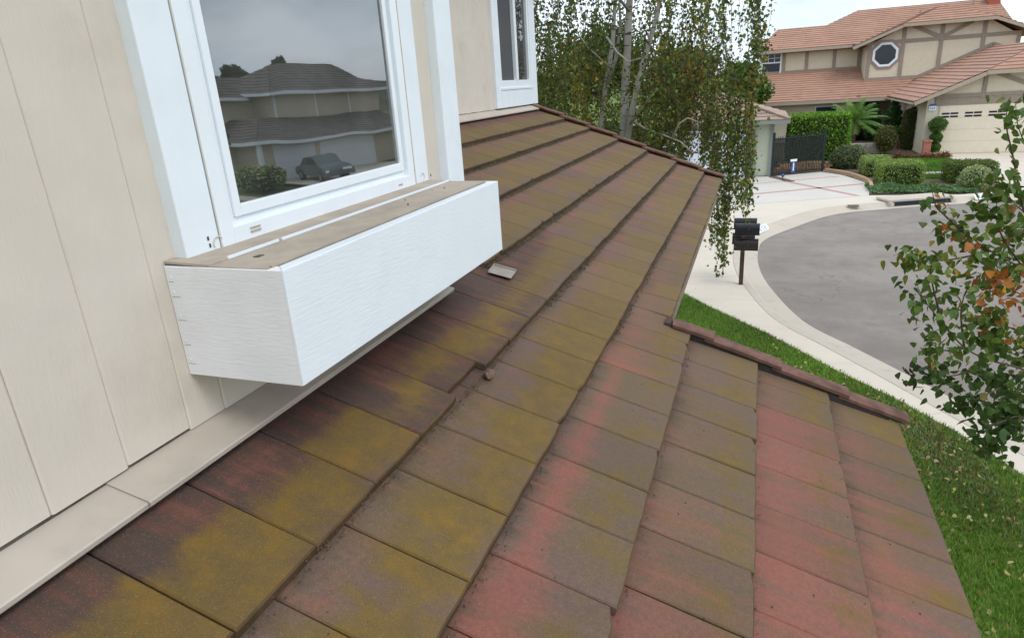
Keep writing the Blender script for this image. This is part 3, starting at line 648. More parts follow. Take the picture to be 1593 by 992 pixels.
for a, b in (((5.75,yw+.005,1.15),(13.8,yw+.005,1.15)), ((7.9,yw,-1.0),(7.9,yw,1.95)), ((9.87,yw,-.55),(9.87,yw,2.0)), ((11.98,yw,.25),(11.98,yw,2.0)), ((6.12,yw,-1.0),(6.12,yw,1.05)), ((13.7,yw,.3),(13.7,yw,1.1)),
             ((8.35,yw-.006,1.95),(9.78,yw-.006,1.25)), ((9.96,yw-.006,1.25),(11.35,yw-.006,1.95)), ((6.0,yw-.003,-.93),(8.95,yw-.003,-.93)), ((8.9,yw-.004,-.92),(12.5,yw-.004,.64)), ((12.5,yw-.004,.64),(13.8,yw-.004,.12))):
    beam(a, b, .2)
yw = 50.17
for a, b in (((1.36,yw,-.3),(1.36,yw,1.0)), ((2.75,yw,-.3),(2.75,yw,1.0)), ((4.4,yw,-.3),(4.4,yw,1.0)), ((5.85,yw,-.3),(5.85,yw,1.0))): beam(a, b, .2)
beam((-.1,yw+.004,-.22),(6.0,yw+.004,-.22), .24); beam((1.2,yw+.006,1.06),(6.0,yw+.006,1.06), .14)
yw = 38.27
for a, b in (((7.95,yw+.004,-1.70),(17.0,yw+.004,-1.70)), ((9.93,yw,-1.85),(9.93,yw,-.75)), ((8.08,yw,-2.1),(8.08,yw,-1.35)), ((10.35,yw-.006,-.78),(12.3,yw-.006,-1.6))): beam(a, b, .17)
MB().box(8.1, 16.6, 38.272, 38.31, -2.13, -1.79).build('garage_header', M['timber'], nb)
# fascias and gutters
for a, b in (((-.4,45.45,-2.0),(7.1,45.45,-2.0)), ((9.8,37.74,-.72),(15.2,37.74,-.72)), ((-.4,49.55,1.12),(5.3,49.55,1.12)), ((7.7,47.34,2.0),(12.4,47.34,2.0)), ((7.02,37.76,-1.96),(9.87,37.76,-.73)), ((5.13,47.36,.93),(7.77,47.36,2.0)), ((12.33,47.36,2.0),(14.97,47.36,.93)), ((7.0,37.8,-1.96),(7.0,45.4,-1.96))):
    beam(a, b, .17, .05, 'fascia', 'fascia')
# garage door
gd = MB().box(8.22, 13.1, 38.255, 38.32, G, -2.15).build('garage_door', M['gdoor'], nb)
for k in range(4): MB().box(8.25, 13.07, 38.243, 38.2545, G+.02+.56*k, G+.02+.56*k+.545).build('door_panel', M['gdoor'], gd, .006)
for g in range(5):
    for i in range(2):
        for j in range(2):
            x0 = 8.33 + g*.965 + i*.36; z0 = -2.58 - j*.145 + .03
            MB().box(x0, x0+.325, 38.236, 38.2425, z0, z0+.085).build('window_pane', M['blackpane'], gd)
# octagon window
ang = [math.pi/8 + k*math.pi/4 for k in range(8)]; oc = (7.0, .46)
ow = MB(); ro, ri = .74, .60
ow.add([(oc[0]+ro*math.cos(g), 47.93, oc[1]+ro*math.sin(g)) for g in ang] + [(oc[0]+ri*math.cos(g), 47.93, oc[1]+ri*math.sin(g)) for g in ang] + [(oc[0]+ro*math.cos(g), 48.0, oc[1]+ro*math.sin(g)) for g in ang],
       [(k, (k+1) % 8, 8+(k+1) % 8, 8+k) for k in range(8)] + [(16+k, 16+(k+1) % 8, (k+1) % 8, k) for k in range(8)])
owo = ow.build('octagon_window', M['vinyl'], nb)
MB().poly([(oc[0]+.62*math.cos(g), 47.95, oc[1]+.62*math.sin(g)) for g in ang]).build('pane', M['blackpane'], owo)
MB().prism([(oc[0]+.90*math.cos(g), 47.96, oc[1]+.90*math.sin(g)) for g in ang], (0, .05, 0)).build('octagon_surround', M['timber'], nb)
w2 = MB().box(-.05, 1.2, 50.14, 50.22, -.30, -.22).box(-.05, 1.2, 50.14, 50.22, 1.0, 1.08).box(-.05, .03, 50.14, 50.22, -.22, 1.0).box(1.12, 1.2, 50.14, 50.22, -.22, 1.0).box(.03, 1.12, 50.135, 50.2, .42, .50).build('window', M['vinyl'], nb)
MB().box(.03, 1.12, 50.17, 50.19, -.22, .42).build('pane', M['blackpane'], w2); MB().box(.03, 1.12, 50.17, 50.19, .50, 1.0).build('pane', M['blackpane'], w2)
for xx in (.36, .74): MB().box(xx, xx+.03, 50.150, 50.168, .50, 1.0).build('glazing_bar', M['vinyl'], w2)
MB().box(.36, 1.1, 50.150, 50.1675, .73, .755).build('glazing_bar', M['vinyl'], w2)
w3 = MB().box(3.2, 4.5, 46.15, 46.24, -3.6, -2.25).build('window', M['vinyl'], nb); MB().box(3.28, 4.42, 46.13, 46.149, -3.5, -2.33).build('pane', M['blackpane'], w3)
dr = MB().box(5.75, 6.75, 48.14, 48.22, G, -2.2).build('front_door', M['maroon'], nb); MB().tube([(6.62, 48.1, -3.4), (6.62, 48.14, -3.4)], .035, 8).build('door_knob', M['fascia'], dr)
MB().box(5.42, 5.62, 45.7, 45.9, G, -1.75).build('porch_post', M['maroon'], nb)
ch = MB().box(13.5, 14.15, 54.2, 55, 1.5, 3.55).build('chimney', M['chimney'], nb, .02)
MB().box(13.42, 14.23, 54.12, 55.08, 3.55, 3.66).build('chimney_cap', M['chimney'], ch)
for p in ((9.55,53.4,2.7), (12.7,54.4,3.1)): MB().tube([p, (p[0], p[1], p[2]+.42)], .05, 8).build('vent_pipe', M['timber'], nb)
pq = MB().box(7.76, 8.06, 38.235, 38.29, -2.34, -2.12).build('number_plaque', M['vinyl'], nb)
MB().prism([(7.73, 38.22, -2.12), (8.09, 38.22, -2.12), (7.99, 38.22, -2.03), (7.83, 38.22, -2.03)], (0, .05, 0)).build('plaque_top', M['blue'], pq)
for k in range(3): MB().box(7.81+k*.075, 7.86+k*.075, 38.229, 38.2345, -2.275, -2.185).build('faded_mark', M['numgrey'], pq)
MB().box(8.2, 13.15, 38.0, 38.235, G+.001, G+.02).build('door_threshold', M['kerb'], nb)

# detached garage beside the gate
dgx = thing('detached_garage', 'small pale green garage with tan hip roof beside the iron gate, behind the birch', 'garage', (-2, 32, G))
MB().box(-5, .58, 31.45, 37, G, -2.05).build('wall', M['palegreen'], dgx)
gd2 = MB().box(-4.3, -.42, 31.38, 31.46, G, -2.35).build('garage_door', M['bluedoor'], dgx)
for k in range(4): MB().box(-4.27, -.45, 31.365, 31.379, G+.02+.5*k, G+.5*k+.505).build('door_panel', M['bluedoor'], gd2, .006)
for x0, x1 in ((-.42, -.10), (.50, .66)): MB().box(x0, x1, 31.36, 31.5, G, -2.06).build('corner_trim', M['greytrim'], dgx)
MB().box(-5.2, -.10, 31.37, 31.45, -2.34, -2.06).build('header_trim', M['greytrim'], dgx)
ez, rz = -2.03, -.95
course_roof('roof', [(-5.8,30.9,ez),(1.2,30.9,ez),(-1.8,33.9,rz),(-2.8,33.9,rz)], M['roof_tan'], dgx)
course_roof('roof', [(1.2,30.9,ez),(1.2,36.9,ez),(-1.8,33.9,rz)], M['roof_tan'], dgx); course_roof('roof', [(1.2,36.9,ez),(-5.8,36.9,ez),(-2.8,33.9,rz),(-1.8,33.9,rz)], M['roof_tan'], dgx); course_roof('roof', [(-5.8,36.9,ez),(-5.8,30.9,ez),(-2.8,33.9,rz)], M['roof_tan'], dgx)
MB().bar((-5.8,30.87,ez-.05),(1.23,30.87,ez-.05), .14, .05, (0,-1,0)).build('gutter', M['greytrim'], dgx); MB().bar((1.23,30.85,ez-.05),(1.23,36.9,ez-.05), .05, .14).build('gutter', M['greytrim'], dgx)
MB().bar((1.2,30.9,ez+.10),(-1.8,33.9,rz+.10), .22, .06).build('hip_cap', M['roof_tan'], dgx)

# gate
ga0, ga1 = Vector((.72, 31.42, G)), Vector((2.75, 32.75, G)); gdir = (ga1-ga0)
gt = thing('iron_gate', 'black iron driveway gate with dark screen between garage and hedge', 'gate', tuple(ga0))
for k in range(30):
    p = ga0 + gdir*(k/29); MB().box(p.x-.011, p.x+.011, p.y-.011, p.y+.011, G+.06, G+1.66+.06*math.sin(k/29*math.pi)).build('bar', M['iron'], gt)
for z in (.09, .52, 1.58): MB().bar(ga0+Vector((0,0,z)), ga1+Vector((0,0,z)), .035, .04).build('rail', M['iron'], gt)
for p in (ga0-gdir.normalized()*.06, ga1+gdir.normalized()*.06): MB().box(p.x-.05, p.x+.05, p.y-.05, p.y+.05, G, G+1.85).build('post', M['iron'], gt)
gn = Vector((-gdir.y, gdir.x, 0)).normalized()*.03
MB().bar(ga0+gn+Vector((0,0,1.07)), ga1+gn+Vector((0,0,1.07)), .008, 1.06).build('screen', screen_mat(), gt)
sg = thing('gate_sign', 'small blue and white sign hanging low on the iron gate', 'sign', (1.52, 31.86, G+.2))
gm = Matrix.Translation((1.52, 31.88, G)) @ Matrix.Rotation(math.atan2(gdir.y, gdir.x), 4, 'Z')
MB(gm).box(-.09, .09, -.05, -.03, .08, .60).build('board', M['blue'], sg); MB(gm).box(-.16, .16, -.06, -.028, .56, .66).build('white_band', M['vinyl'], sg); MB(gm).box(-.02, .035, -.056, -.051, .16, .50).build('white_stripe', M['vinyl'], sg)
pl = thing('path_light', 'small dark blue globe light on a stake in the strip before the gate', 'light', (1.08, 30.1, G))
MB().tube([(1.08,30.1,G),(1.08,30.1,G+.14)], .015, 6).build('stake', M['iron'], pl); rock('globe', (1.08,30.1,G+.2), (.07,.07,.07), M['blue'], 2, pl)
struct(MB().prism([(.55,31.1,G+.002),(1.35,29.6,G+.002),(1.55,29.75,G+.002),(.85,31.2,G+.002)], (0,0,.02)).build('planting_strip', M['soil']))

# brick edging round the driveway and the wall of the bed behind the gate
def brick_row(name, label, line, h, wd, bl=.22, rows=2):
    o = thing(name, label, 'edging', (line[0][0], line[0][1], G)); pts = resample(smooth_line(line, 6), 80); total = sum((b-a).length for a, b in zip(pts, pts[1:]))
    n = int(total/bl); ps = resample(pts, n+1); me = {}
    for r in range(rows):
        for k in range(n):
            a, b = ps[k], ps[k+1]; f = .5 if r % 2 else 0; c = a.lerp(b, .5+f*.9) if True else a
            M4 = Matrix.Translation((c.x, c.y, G + r*h/rows)) @ Matrix.Rotation(math.atan2((b-a).y, (b-a).x), 4, 'Z')
            MB(M4).box(-bl*.47, bl*.47, -wd/2, wd/2, .004, h/rows-.006).build('brick', M['edgebrick'], o)
    return o
brick_row('brick_edging', 'low curved tan brick edging along the right side of the driveway', [(2.85,32.5),(3.56,31.5),(4.15,29.4),(4.08,27.5)], .16, .12)
brick_row('brick_planter_wall', 'low orange brick planter wall seen through the foot of the gate', [(.9,33.6),(1.8,33.7),(3.2,33.5)], .34, .15, .24, 3)
sw2 = thing('garden_wall', 'short cream stone garden wall under the palm', 'wall', (5, 39.2, G))
x = 4.05
while x < 6.0:
    w = random.uniform(.28, .45); MB().box(x, x+w-.015, 39.1, 39.35, G, G+.27).build('stone', M['stone'], sw2, .02); MB().box(x+.12, x+w+.105, 39.1, 39.35, G+.275, G+.52).build('stone', M['stone'], sw2, .02); x += w

# ------------------------------------------------------------------ kerb things
for name, lab, a, b, z in (('kerb_number', 'white kerb number patch beside the mailboxes', (.02, 20.15), (.30, 20.85), 0), ('kerb_number', 'white kerb number patch with blue marks behind the red and green tree', (6.85, 25.78), (7.75, 26.10), 0)):
    o = thing(name, lab, 'kerb number', (*a, G)); A, B = Vector((*a, 0)), Vector((*b, 0)); t = (B-A).normalized(); nn = Vector((t.y, -t.x, 0))
    m = Matrix(((t.x, nn.x, 0, A.x), (t.y, nn.y, 0, A.y), (0, 0, 1, G), (0,0,0,1))); ln = (B-A).length
    mm = m @ Matrix.Translation((0, .14, .008)) @ Matrix.Rotation(R(-48), 4, 'X')
    MB(mm).box(0, ln, -.10, .10, 0, .006).build('patch', M['vinyl'], o)
    if ln < .8:
        for k, ch_ in enumerate('020'):
            cu_ = bpy.data.curves.new('digit', 'FONT'); cu_.body = ch_; cu_.size = .22; cu_.extrude = .0015
            tmp = bpy.data.objects.new('digit', cu_); col.objects.link(tmp); me = bpy.data.meshes.new_from_object(tmp.evaluated_get(bpy.context.evaluated_depsgraph_get())); bpy.data.objects.remove(tmp); me.materials.clear(); me.materials.append(M['numgrey'])
            ob = bpy.data.objects.new('digit', me); col.objects.link(ob)
            ob.parent = o; ob.matrix_parent_inverse = WM[o.name].inverted(); ob.matrix_basis = mm @ Matrix.Translation((.14+k*.17, .075, .008)) @ Matrix.Rotation(math.pi, 4, 'X') @ Matrix.Translation((0, 0, -.004))
    else:
        for k, (x0, w) in enumerate(((.12,.05),(.22,.05),(.36,.12),(.55,.16))): MB(mm).box(x0, x0+w, -.06-.02*(k > 1), .06, .0065, .009).build('blue_mark', M['blue'] if k > 1 else M['numgrey'], o)
sdn = thing('storm_drain', 'dark storm drain opening in the far kerb', 'storm drain', (5.0, 24.6, G))
A, B = Vector((4.42, 24.42, 0)), Vector((6.2, 25.16, 0)); t = (B-A).normalized(); m = Matrix(((t.x, -t.y, 0, A.x), (t.y, t.x, 0, A.y), (0, 0, 1, G), (0,0,0,1)))
MB(m).box(0, 1.95, .20, .34, -.16, .02).build('opening', M['blackpane'], sdn); MB(m).box(-.12, 2.1, .24, 1.0, .0205, .10).build('lid', M['kerb'], sdn, .015); MB(m).box(-.12, -.001, .12, .34, -.12, .02).build('end_block', M['kerb'], sdn, .01); MB(m).box(1.951, 2.1, .12, .34, -.12, .02).build('end_block', M['kerb'], sdn, .01)
mc = thing('meter_cover', 'small dark grey meter cover set in the pale driveway apron', 'cover', (3.1, 24.2, G)); MB().box(2.9, 3.32, 24.05, 24.33, G-.003, G+.002).build('frame', M['kerb'], mc); MB().box(2.94, 3.28, 24.08, 24.30, G+.0021, G+.008).build('lid', M['post'], mc)

# mailboxes on one post
mp_ = thing('mailbox_cluster', 'four black mailboxes mounted on one brown post at the kerb', 'mailboxes', (-.17, 14.65, G))
MB().box(-.215, -.125, 14.61, 14.70, G, G+1.32).build('post', M['post'], mp_, .006)
for z in (.84, 1.17):
    MB().box(-.21, -.13, 14.30, 15.12, G+z-.05, G+z).build('cross_arm', M['post'], mp_, .004); MB().bar((-.17, 14.36, G+z-.05), (-.17, 14.6, G+z-.25), .05, .05).build('brace', M['post'], mp_)
def mailbox(cx, cy, z, mat, ln=.46, w=.2, h=.235):
    prof = [(-w/2, 0), (w/2, 0), (w/2, h-w/2)] + [(w/2*math.cos(a), h-w/2+w/2*math.sin(a)) for a in np.linspace(.2, math.pi-.2, 9)] + [(-w/2, h-w/2)]
    b = MB().prism([(cx-ln/2, cy+p, z+q) for p, q in prof], (ln, 0, 0)).build('mailbox', mat, mp_, .004)
    MB().prism([(cx+ln/2+.0005, cy+p*1.05, z+q*1.02-.002) for p, q in prof], (.018, 0, 0)).build('mailbox_door', mat, b); MB().prism([(cx-ln/2-.012, cy+p*1.04, z+q*1.02-.002) for p, q in prof], (.0115, 0, 0)).build('back_plate', mat, b)
    MB().box(cx+.02, cx+.05, cy-w/2-.012, cy-w/2-.002, z+.10, z+.21).build('flag', M['post'], b)
mailbox(-.10, 14.42, G+1.172, M['mailblack']); mailbox(-.15, 14.98, G+1.172, M['mailblack'], .44); mailbox(-.11, 14.42, G+.842, M['mailbrown']); mailbox(-.17, 14.98, G+.842, M['mailbrown'], .44)

# ------------------------------------------------------------------ foliage
def leaf_mesh(name, C, S, colr, mat, parent=None, drop=0., up=None, shape='diamond'):
    """C centres (n,3), S sizes (n,), colr (n,3): small folded leaves, one mesh"""
    n = len(C); d = rng.normal(size=(n, 3)); d[:, 2] -= drop; d /= np.linalg.norm(d, axis=1)[:, None]
    a = rng.normal(size=(n, 3)); s = np.cross(d, a); s /= np.linalg.norm(s, axis=1)[:, None]; nn = np.cross(d, s)
    S = S[:, None]
    if shape == 'diamond':
        V = np.stack([C - d*S*.5, C + s*S*.36 + nn*S*.10 - d*S*.08, C + d*S*.5, C - s*S*.36 + nn*S*.10 - d*S*.08], 1); k = 4
        F = np.stack([np.arange(n)*4 + i for i in range(4)], 1); F = np.concatenate([F[:, [0, 1, 2]], F[:, [0, 2, 3]]], 0)
    else:
        V = np.stack([C - d*S*.5, C - d*S*.28 + s*S*.36 + nn*S*.1, C + d*S*.08 + s*S*.30 + nn*S*.08, C + d*S*.55, C + d*S*.08 - s*S*.30 + nn*S*.08, C - d*S*.28 - s*S*.36 + nn*S*.1], 1); k = 6
        b = np.arange(n)[:, None]*6; F = np.concatenate([b+np.array([[0,1,2]]), b+np.array([[0,2,3]]), b+np.array([[0,3,4]]), b+np.array([[0,4,5]])], 0)
    me = bpy.data.meshes.new(name); V = V.reshape(-1, 3)
    me.vertices.add(len(V)); me.vertices.foreach_set('co', V.astype(np.float32).ravel())
    me.loops.add(F.size); me.loops.foreach_set('vertex_index', F.astype(np.int32).ravel()); me.polygons.add(len(F)); me.polygons.foreach_set('loop_start', np.arange(0, F.size, 3, dtype=np.int32))
    me.update(calc_edges=True)
    ca = me.color_attributes.new('leafcol', 'FLOAT_COLOR', 'POINT'); cc = np.ones((n, k, 4), np.float32); cc[:, :, :3] = colr[:, None, :]; ca.data.foreach_set('color', cc.ravel())
    return link(name, me, mat, parent)
def palette(n, cols, w, jit=.25):
    cols = np.array(cols); w = np.array(w)/sum(w); c = cols[rng.choice(len(cols), n, p=w)]; return np.clip(c*(1+rng.normal(size=(n, 1))*jit*.6 + rng.normal(size=(n, 3))*jit*.25), .004, .9)
def shell_box(n, lo, hi, depth=.12, rnd=.0):
    lo, hi = np.array(lo, float), np.array(hi, float); p = rng.uniform(lo, hi, (n, 3)); sz = hi-lo
    areas = np.array([sz[1]*sz[2], sz[1]*sz[2], sz[0]*sz[2], sz[0]*sz[2], sz[0]*sz[1]*1.3]); f = rng.choice(5, n, p=areas/areas.sum())
    dd = np.abs(rng.normal(size=n))*depth - .35*depth
    p[f==0, 0] = lo[0]+dd[f==0]; p[f==1, 0] = hi[0]-dd[f==1]; p[f==2, 1] = lo[1]+dd[f==2]; p[f==3, 1] = hi[1]-dd[f==3]; p[f==4, 2] = hi[2]-dd[f==4]
    if rnd:
        c = (lo+hi)/2; c[2] = lo[2]+sz[2]*.5; q = (p-c)/(sz/2); m = np.abs(q).max(1); l = np.linalg.norm(q, axis=1); p = c + (p-c)*(1-rnd + rnd*m/np.maximum(l, 1e-6)*1.15)[:, None]
    return p
def shell_ell(n, c, r, depth=.18):
    d = rng.normal(size=(n, 3)); d /= np.linalg.norm(d, axis=1)[:, None]; k = 1 - np.abs(rng.normal(size=n))*depth + .04
    k *= 1 + .06*np.sin(d[:, 0]*5+c[0])*np.sin(d[:, 1]*6) + .05*np.sin(d[:, 2]*7+c[1]); return np.array(c) + d*np.array(r)*k[:, None]
def core(name, c, r, mat, parent): return rock(name, c, r, mat, 5, parent)
M['hedgecore'] = plain('hedge_filler', (.030, .042, .014), .95, .3, 10, .5, 40)  # added solid dark filler, blocks the view through the foliage
GRN = [(.045,.095,.016),(.065,.125,.022),(.035,.075,.014),(.09,.14,.03)]
def hedge_box(name, label, lo, hi, cols, n, size, rnd=.12, cat='hedge', group=None):
    o = thing(name, label, cat, ((lo[0]+hi[0])/2, (lo[1]+hi[1])/2, lo[2]), group)
    leaf_mesh('foliage', shell_box(n, lo, hi, .10, rnd), rng.uniform(.7, 1.3, n)*size, palette(n, cols, [1]*len(cols)), M['leaf'], o)
    k = .14; MB().box(lo[0]+k, hi[0]-k, lo[1]+k, hi[1]-k, lo[2], hi[2]-k).build('foliage_core', M['hedgecore'], o, .08); return o
def shrub(name, label, c, r, cols, n, size, cat='shrub', group=None, depth=.18):
    o = thing(name, label, cat, (c[0], c[1], G), group)
    leaf_mesh('foliage', shell_ell(n, c, r, depth), rng.uniform(.7, 1.3, n)*size, palette(n, cols, [1]*len(cols)), M['leaf'], o)
    core('foliage_core', c, tuple(x*.74 for x in r), M['hedgecore'], o); MB().tube([(c[0], c[1], G), (c[0], c[1], c[2])], .03, 6).build('stem', M['bark'], o); return o
LIME = [(.14,.24,.028),(.175,.29,.038),(.105,.19,.022),(.08,.14,.02)]
hedge_box('tall_hedge', 'tall bright green clipped hedge behind the iron gate', (1.35,34.2,G), (4.0,36.2,-2.05), LIME, 9000, .10)
hedge_box('box_hedge', 'light green box-clipped hedge at the front corner of the garden', (4.45,28.3,G), (5.95,29.9,G+.80), [(.19,.24,.085),(.24,.28,.12),(.14,.18,.06)], 6000, .06)
hedge_box('rounded_hedge', 'pale green rounded hedge just left of the box-clipped hedge', (4.15,30.6,G), (5.25,32.2,G+.74), [(.23,.26,.12),(.28,.30,.16),(.17,.20,.09)], 4000, .06, .4)
hedge_box('dark_hedge', 'dark green clipped hedge beside the silvery bush', (6.75,28.6,G), (8.3,29.8,G+.74), [(.10,.13,.035),(.125,.15,.045),(.07,.095,.028)], 5000, .06)
shrub('silver_bush', 'round silvery green bush at the kerb end of the dark hedge', (7.25,27.3,G+.36), (.50,.5,.46), [(.29,.30,.24),(.35,.36,.30),(.22,.23,.17)], 4000, .06)
shrub('rosemary_bush', 'grey-green loose bush right of the iron gate', (3.95,33.6,G+.45), (.85,.7,.58), [(.12,.135,.10),(.16,.17,.13),(.085,.10,.07)], 5000, .075, depth=.3)
shrub('mixed_bush', 'brownish bush in front of the entrance porch', (6.15,38.7,G+.75), (.5,.5,.62), [(.10,.085,.05),(.08,.09,.03),(.14,.11,.045)], 3000, .09, depth=.3)
hedge_box('column_topiary', 'tall dark column-shaped topiary beside the garage pillar', (7.15,40.2,G), (8.0,41.0,-2.35), [(.055,.06,.018),(.07,.065,.02),(.045,.055,.015)], 5000, .07, .5, 'topiary')
tp = thing('ball_topiary', 'three-ball green topiary beside the garage door', 'topiary', (8.15, 37.9, G))
MB().tube([(8.12,37.9,G),(8.14,37.9,G+1.5)], .025, 6).build('stem', M['bark'], tp)
for z, r in ((.35, .26), (.82, .28), (1.42, .40)):
    f = leaf_mesh('ball', shell_ell(1800, (8.16,37.9,G+z), (r, r, r*.9), .1), rng.uniform(.7,1.3,1800)*.05, palette(1800, [(.06,.13,.02),(.08,.16,.03),(.05,.10,.02)], [1,1,1]), M['leaf'], tp); rock('ball_core', (8.16,37.9,G+z), (r*.82, r*.82, r*.74), M['hedgecore'], 5, f)
pt = thing('terracotta_planter', 'tall square terracotta planter at the corner of the garage drive', 'planter', (7.65, 37.1, G))
MB().prism([(7.49,36.95,G),(7.81,36.95,G),(7.81,37.27,G),(7.49,37.27,G)], (0,0,.70)).build('body', M['terracotta'], pt, .01); MB().box(7.46,7.84,36.92,37.30,G+.7005,G+.79).build('rim', M['terracotta'], pt, .012); MB().box(7.5,7.8,36.96,37.26,G+.775,G+.796).build('soil', M['soil'], pt)
sp = thing('small_pot', 'small terracotta pot on the porch beside the column topiary', 'planter', (7.0, 41.2, G)); MB().tube([(7.0,41.2,G),(7.0,41.2,G+.36),(7.0,41.2,G+.42)], [.14,.2,.21], 12).build('pot', M['terracotta'], sp)
n = 1400; leaf_mesh('plant', shell_ell(n, (7.0,41.2,G+.75), (.36,.36,.42), .3), rng.uniform(.7,1.3,n)*.10, palette(n, GRN, [1]*4), M['leaf'], sp)
for k, (lab, x, y, h_, r_) in enumerate((('tall dark green shrub filling the left of the porch recess', 6.35, 45.6, 2.2, .45), ('tall bluish green shrub against the garage side wall', 7.15, 43.6, 2.3, .42), ('leafy green shrub low beside the porch path', 6.6, 42.4, 1.1, .45))):
    shrub('porch_shrub', lab, (x, y, G+h_*.52), (r_, r_, h_*.5), [(.03,.07,.03),(.045,.09,.04),(.025,.05,.02)] if k < 2 else GRN, 3000, .12, group='shrubs round the porch', depth=.3)
fb = thing('flower_bed', 'low dark red flower border round the terracotta planter', 'flowers', (7.4, 36.8, G))
n = 2600; u_ = rng.uniform(0, 1, n); th = math.pi*(1.05-1.1*u_); P_ = np.stack([7.45+1.05*np.cos(th)+rng.normal(size=n)*.09, 36.95-.42*np.sin(th)+rng.normal(size=n)*.09, G+np.abs(rng.normal(size=n))*.10], 1)
leaf_mesh('blooms', P_, rng.uniform(.05,.09,n), palette(n, [(.20,.06,.05),(.14,.05,.05),(.09,.08,.04),(.26,.12,.10)], [3,3,2,1]), M['leaf'], fb)
n = 9000; tt = rng.uniform(0, 1, n); xx = 3.95+tt*3.2; yy = 26.45 + rng.uniform(0, 1, n)*(1.9 - .9*tt) ; P_ = np.stack([xx, yy, G+.03+rng.uniform(0, .16, n)*(.6+.4*np.sin(xx*5)*np.sin(yy*4))], 1)
gc = leaf_mesh('ground_cover', P_, rng.uniform(.05,.11,n), palette(n, [(.085,.145,.09),(.12,.18,.12),(.07,.11,.06),(.15,.21,.16)], [1,1,1,1]), M['leaf']); stuff(gc); tag(gc, 'bluish green ground cover along the far kerb below the hedges', 'ground cover')
lg = thing('edging_log', 'low row of pale edging stones with tufts on the far lawn', 'edging', (6.7, 31.0, G))
for k in range(6): rock('stone', (6.38+k*.13, 31.0+.01*k, G+.06), (.075,.07,.07), M['stone'], k, lg)
# far lawn and near lawn blades
def blades(name, label, P, hgt, wid, cols, wts, mat):
    n = len(P); a = rng.uniform(0, 6.283, n); d = np.stack([np.cos(a), np.sin(a), np.zeros(n)], 1); s = np.stack([-np.sin(a), np.cos(a), np.zeros(n)], 1)
    h = (hgt*rng.uniform(.5, 1.3, n))[:, None]; w = (wid*rng.uniform(.7, 1.3, n))[:, None]; bend = rng.uniform(.2, 1.0, n)[:, None]; z = np.array([[0, 0, 1.]])
    V = np.stack([P - s*w/2, P + s*w/2, P + z*h*.6 + d*h*.3*bend + s*w*.4, P + z*h + d*h*.9*bend, P + z*h*.6 + d*h*.3*bend - s*w*.4], 1).reshape(-1, 3)
    b = np.arange(n)[:, None]*5; F = np.concatenate([b+np.array([[0,1,2]]), b+np.array([[0,2,4]]), b+np.array([[4,2,3]])], 0)
    me = bpy.data.meshes.new(name); me.vertices.add(len(V)); me.vertices.foreach_set('co', V.astype(np.float32).ravel()); me.loops.add(F.size); me.loops.foreach_set('vertex_index', F.astype(np.int32).ravel()); me.polygons.add(len(F)); me.polygons.foreach_set('loop_start', np.arange(0, F.size, 3, dtype=np.int32)); me.update(calc_edges=True)
    ca = me.color_attributes.new('leafcol', 'FLOAT_COLOR', 'POINT'); cc = np.ones((n, 5, 4), np.float32)
    pal = palette(n, cols, wts); f = np.clip(.5+.5*np.sin(P[:, 0]*2.3+np.sin(P[:, 1]*1.7))*np.sin(P[:, 1]*1.9+1), 0, 1)[:, None]; pal = pal*(.75+.5*f); cc[:, :, :3] = pal[:, None, :]; ca.data.foreach_set('color', cc.ravel())
    o = link(name, me, mat); stuff(o); tag(o, label, 'grass'); return o
def inside(P, poly):
    x, y = P[:, 0], P[:, 1]; r = np.zeros(len(P), bool); j = len(poly)-1
    for i in range(len(poly)):
        xi, yi = poly[i]; xj, yj = poly[j]; r ^= ((yi > y) != (yj > y)) & (x < (xj-xi)*(y-yi)/(yj-yi+1e-12)+xi); j = i
    return r
ge = [(p.x, p.y) for p in grass_edge]
def patch(P): return .9*np.exp(-(((P[:, 0]-2.25+.28*(P[:, 1]-8.2))/.30)**2 + ((P[:, 1]-8.2)/1.3)**2)) + .5*np.exp(-(((P[:, 0]-1.9)/.4)**2 + ((P[:, 1]-7.4)/.4)**2))
n = 260000; P_ = np.stack([rng.uniform(-2.2, 3.6, n), rng.uniform(3.6, 15.2, n), np.full(n, G-.006)], 1)
ok = inside(P_, ge + [(-2.9,22),(-14,22),(-14,-14),(30,-14)]) & (P_[:, 0] > .15 + np.where(P_[:, 1] > 8, -2.5, 0)) & (P_[:, 0] < .44*P_[:, 1]+.8); P_ = P_[ok]
P_ = P_[rng.random(len(P_)) > .72*np.clip(patch(P_), 0, 1)]
blades('grass', 'bright green front lawn below the roof edge', P_, .055, .0075, [(.095,.175,.028),(.130,.210,.038),(.072,.138,.020),(.20,.20,.065)], [3,3,2,1.5], M['leaf'])
n = 4500; yy = rng.normal(size=n)*.8+8.1; P_ = np.stack([2.2-.28*(yy-8.2)+rng.normal(size=n)*.24, yy, np.full(n, G+.0)], 1); P_ = P_[inside(P_, ge + [(-2.9,22),(-14,22),(-14,-14),(30,-14)])]
blades('clover', 'greyish green weed patch in the front lawn', P_, .045, .014, [(.12,.17,.11),(.16,.20,.14),(.20,.125,.085),(.15,.09,.06)], [1.6,1.6,2,1.4], M['leaf'])
n = 60000; P_ = np.stack([rng.uniform(5.6, 8.8, n), rng.uniform(28.7, 36.6, n), np.full(n, G-.002)], 1); P_ = P_[inside(P_, [(5.6,29.9),(6.7,29.9),(7.6,30.2),(8.0,33.2),(8.5,36.2),(6.4,36.6),(5.9,33)])]
blades('far_lawn_grass', 'small bright lawn in front of the neighbouring house', P_, .06, .016, [(.075,.16,.014),(.10,.19,.022),(.055,.12,.012)], [1,1,1], M['leaf'])
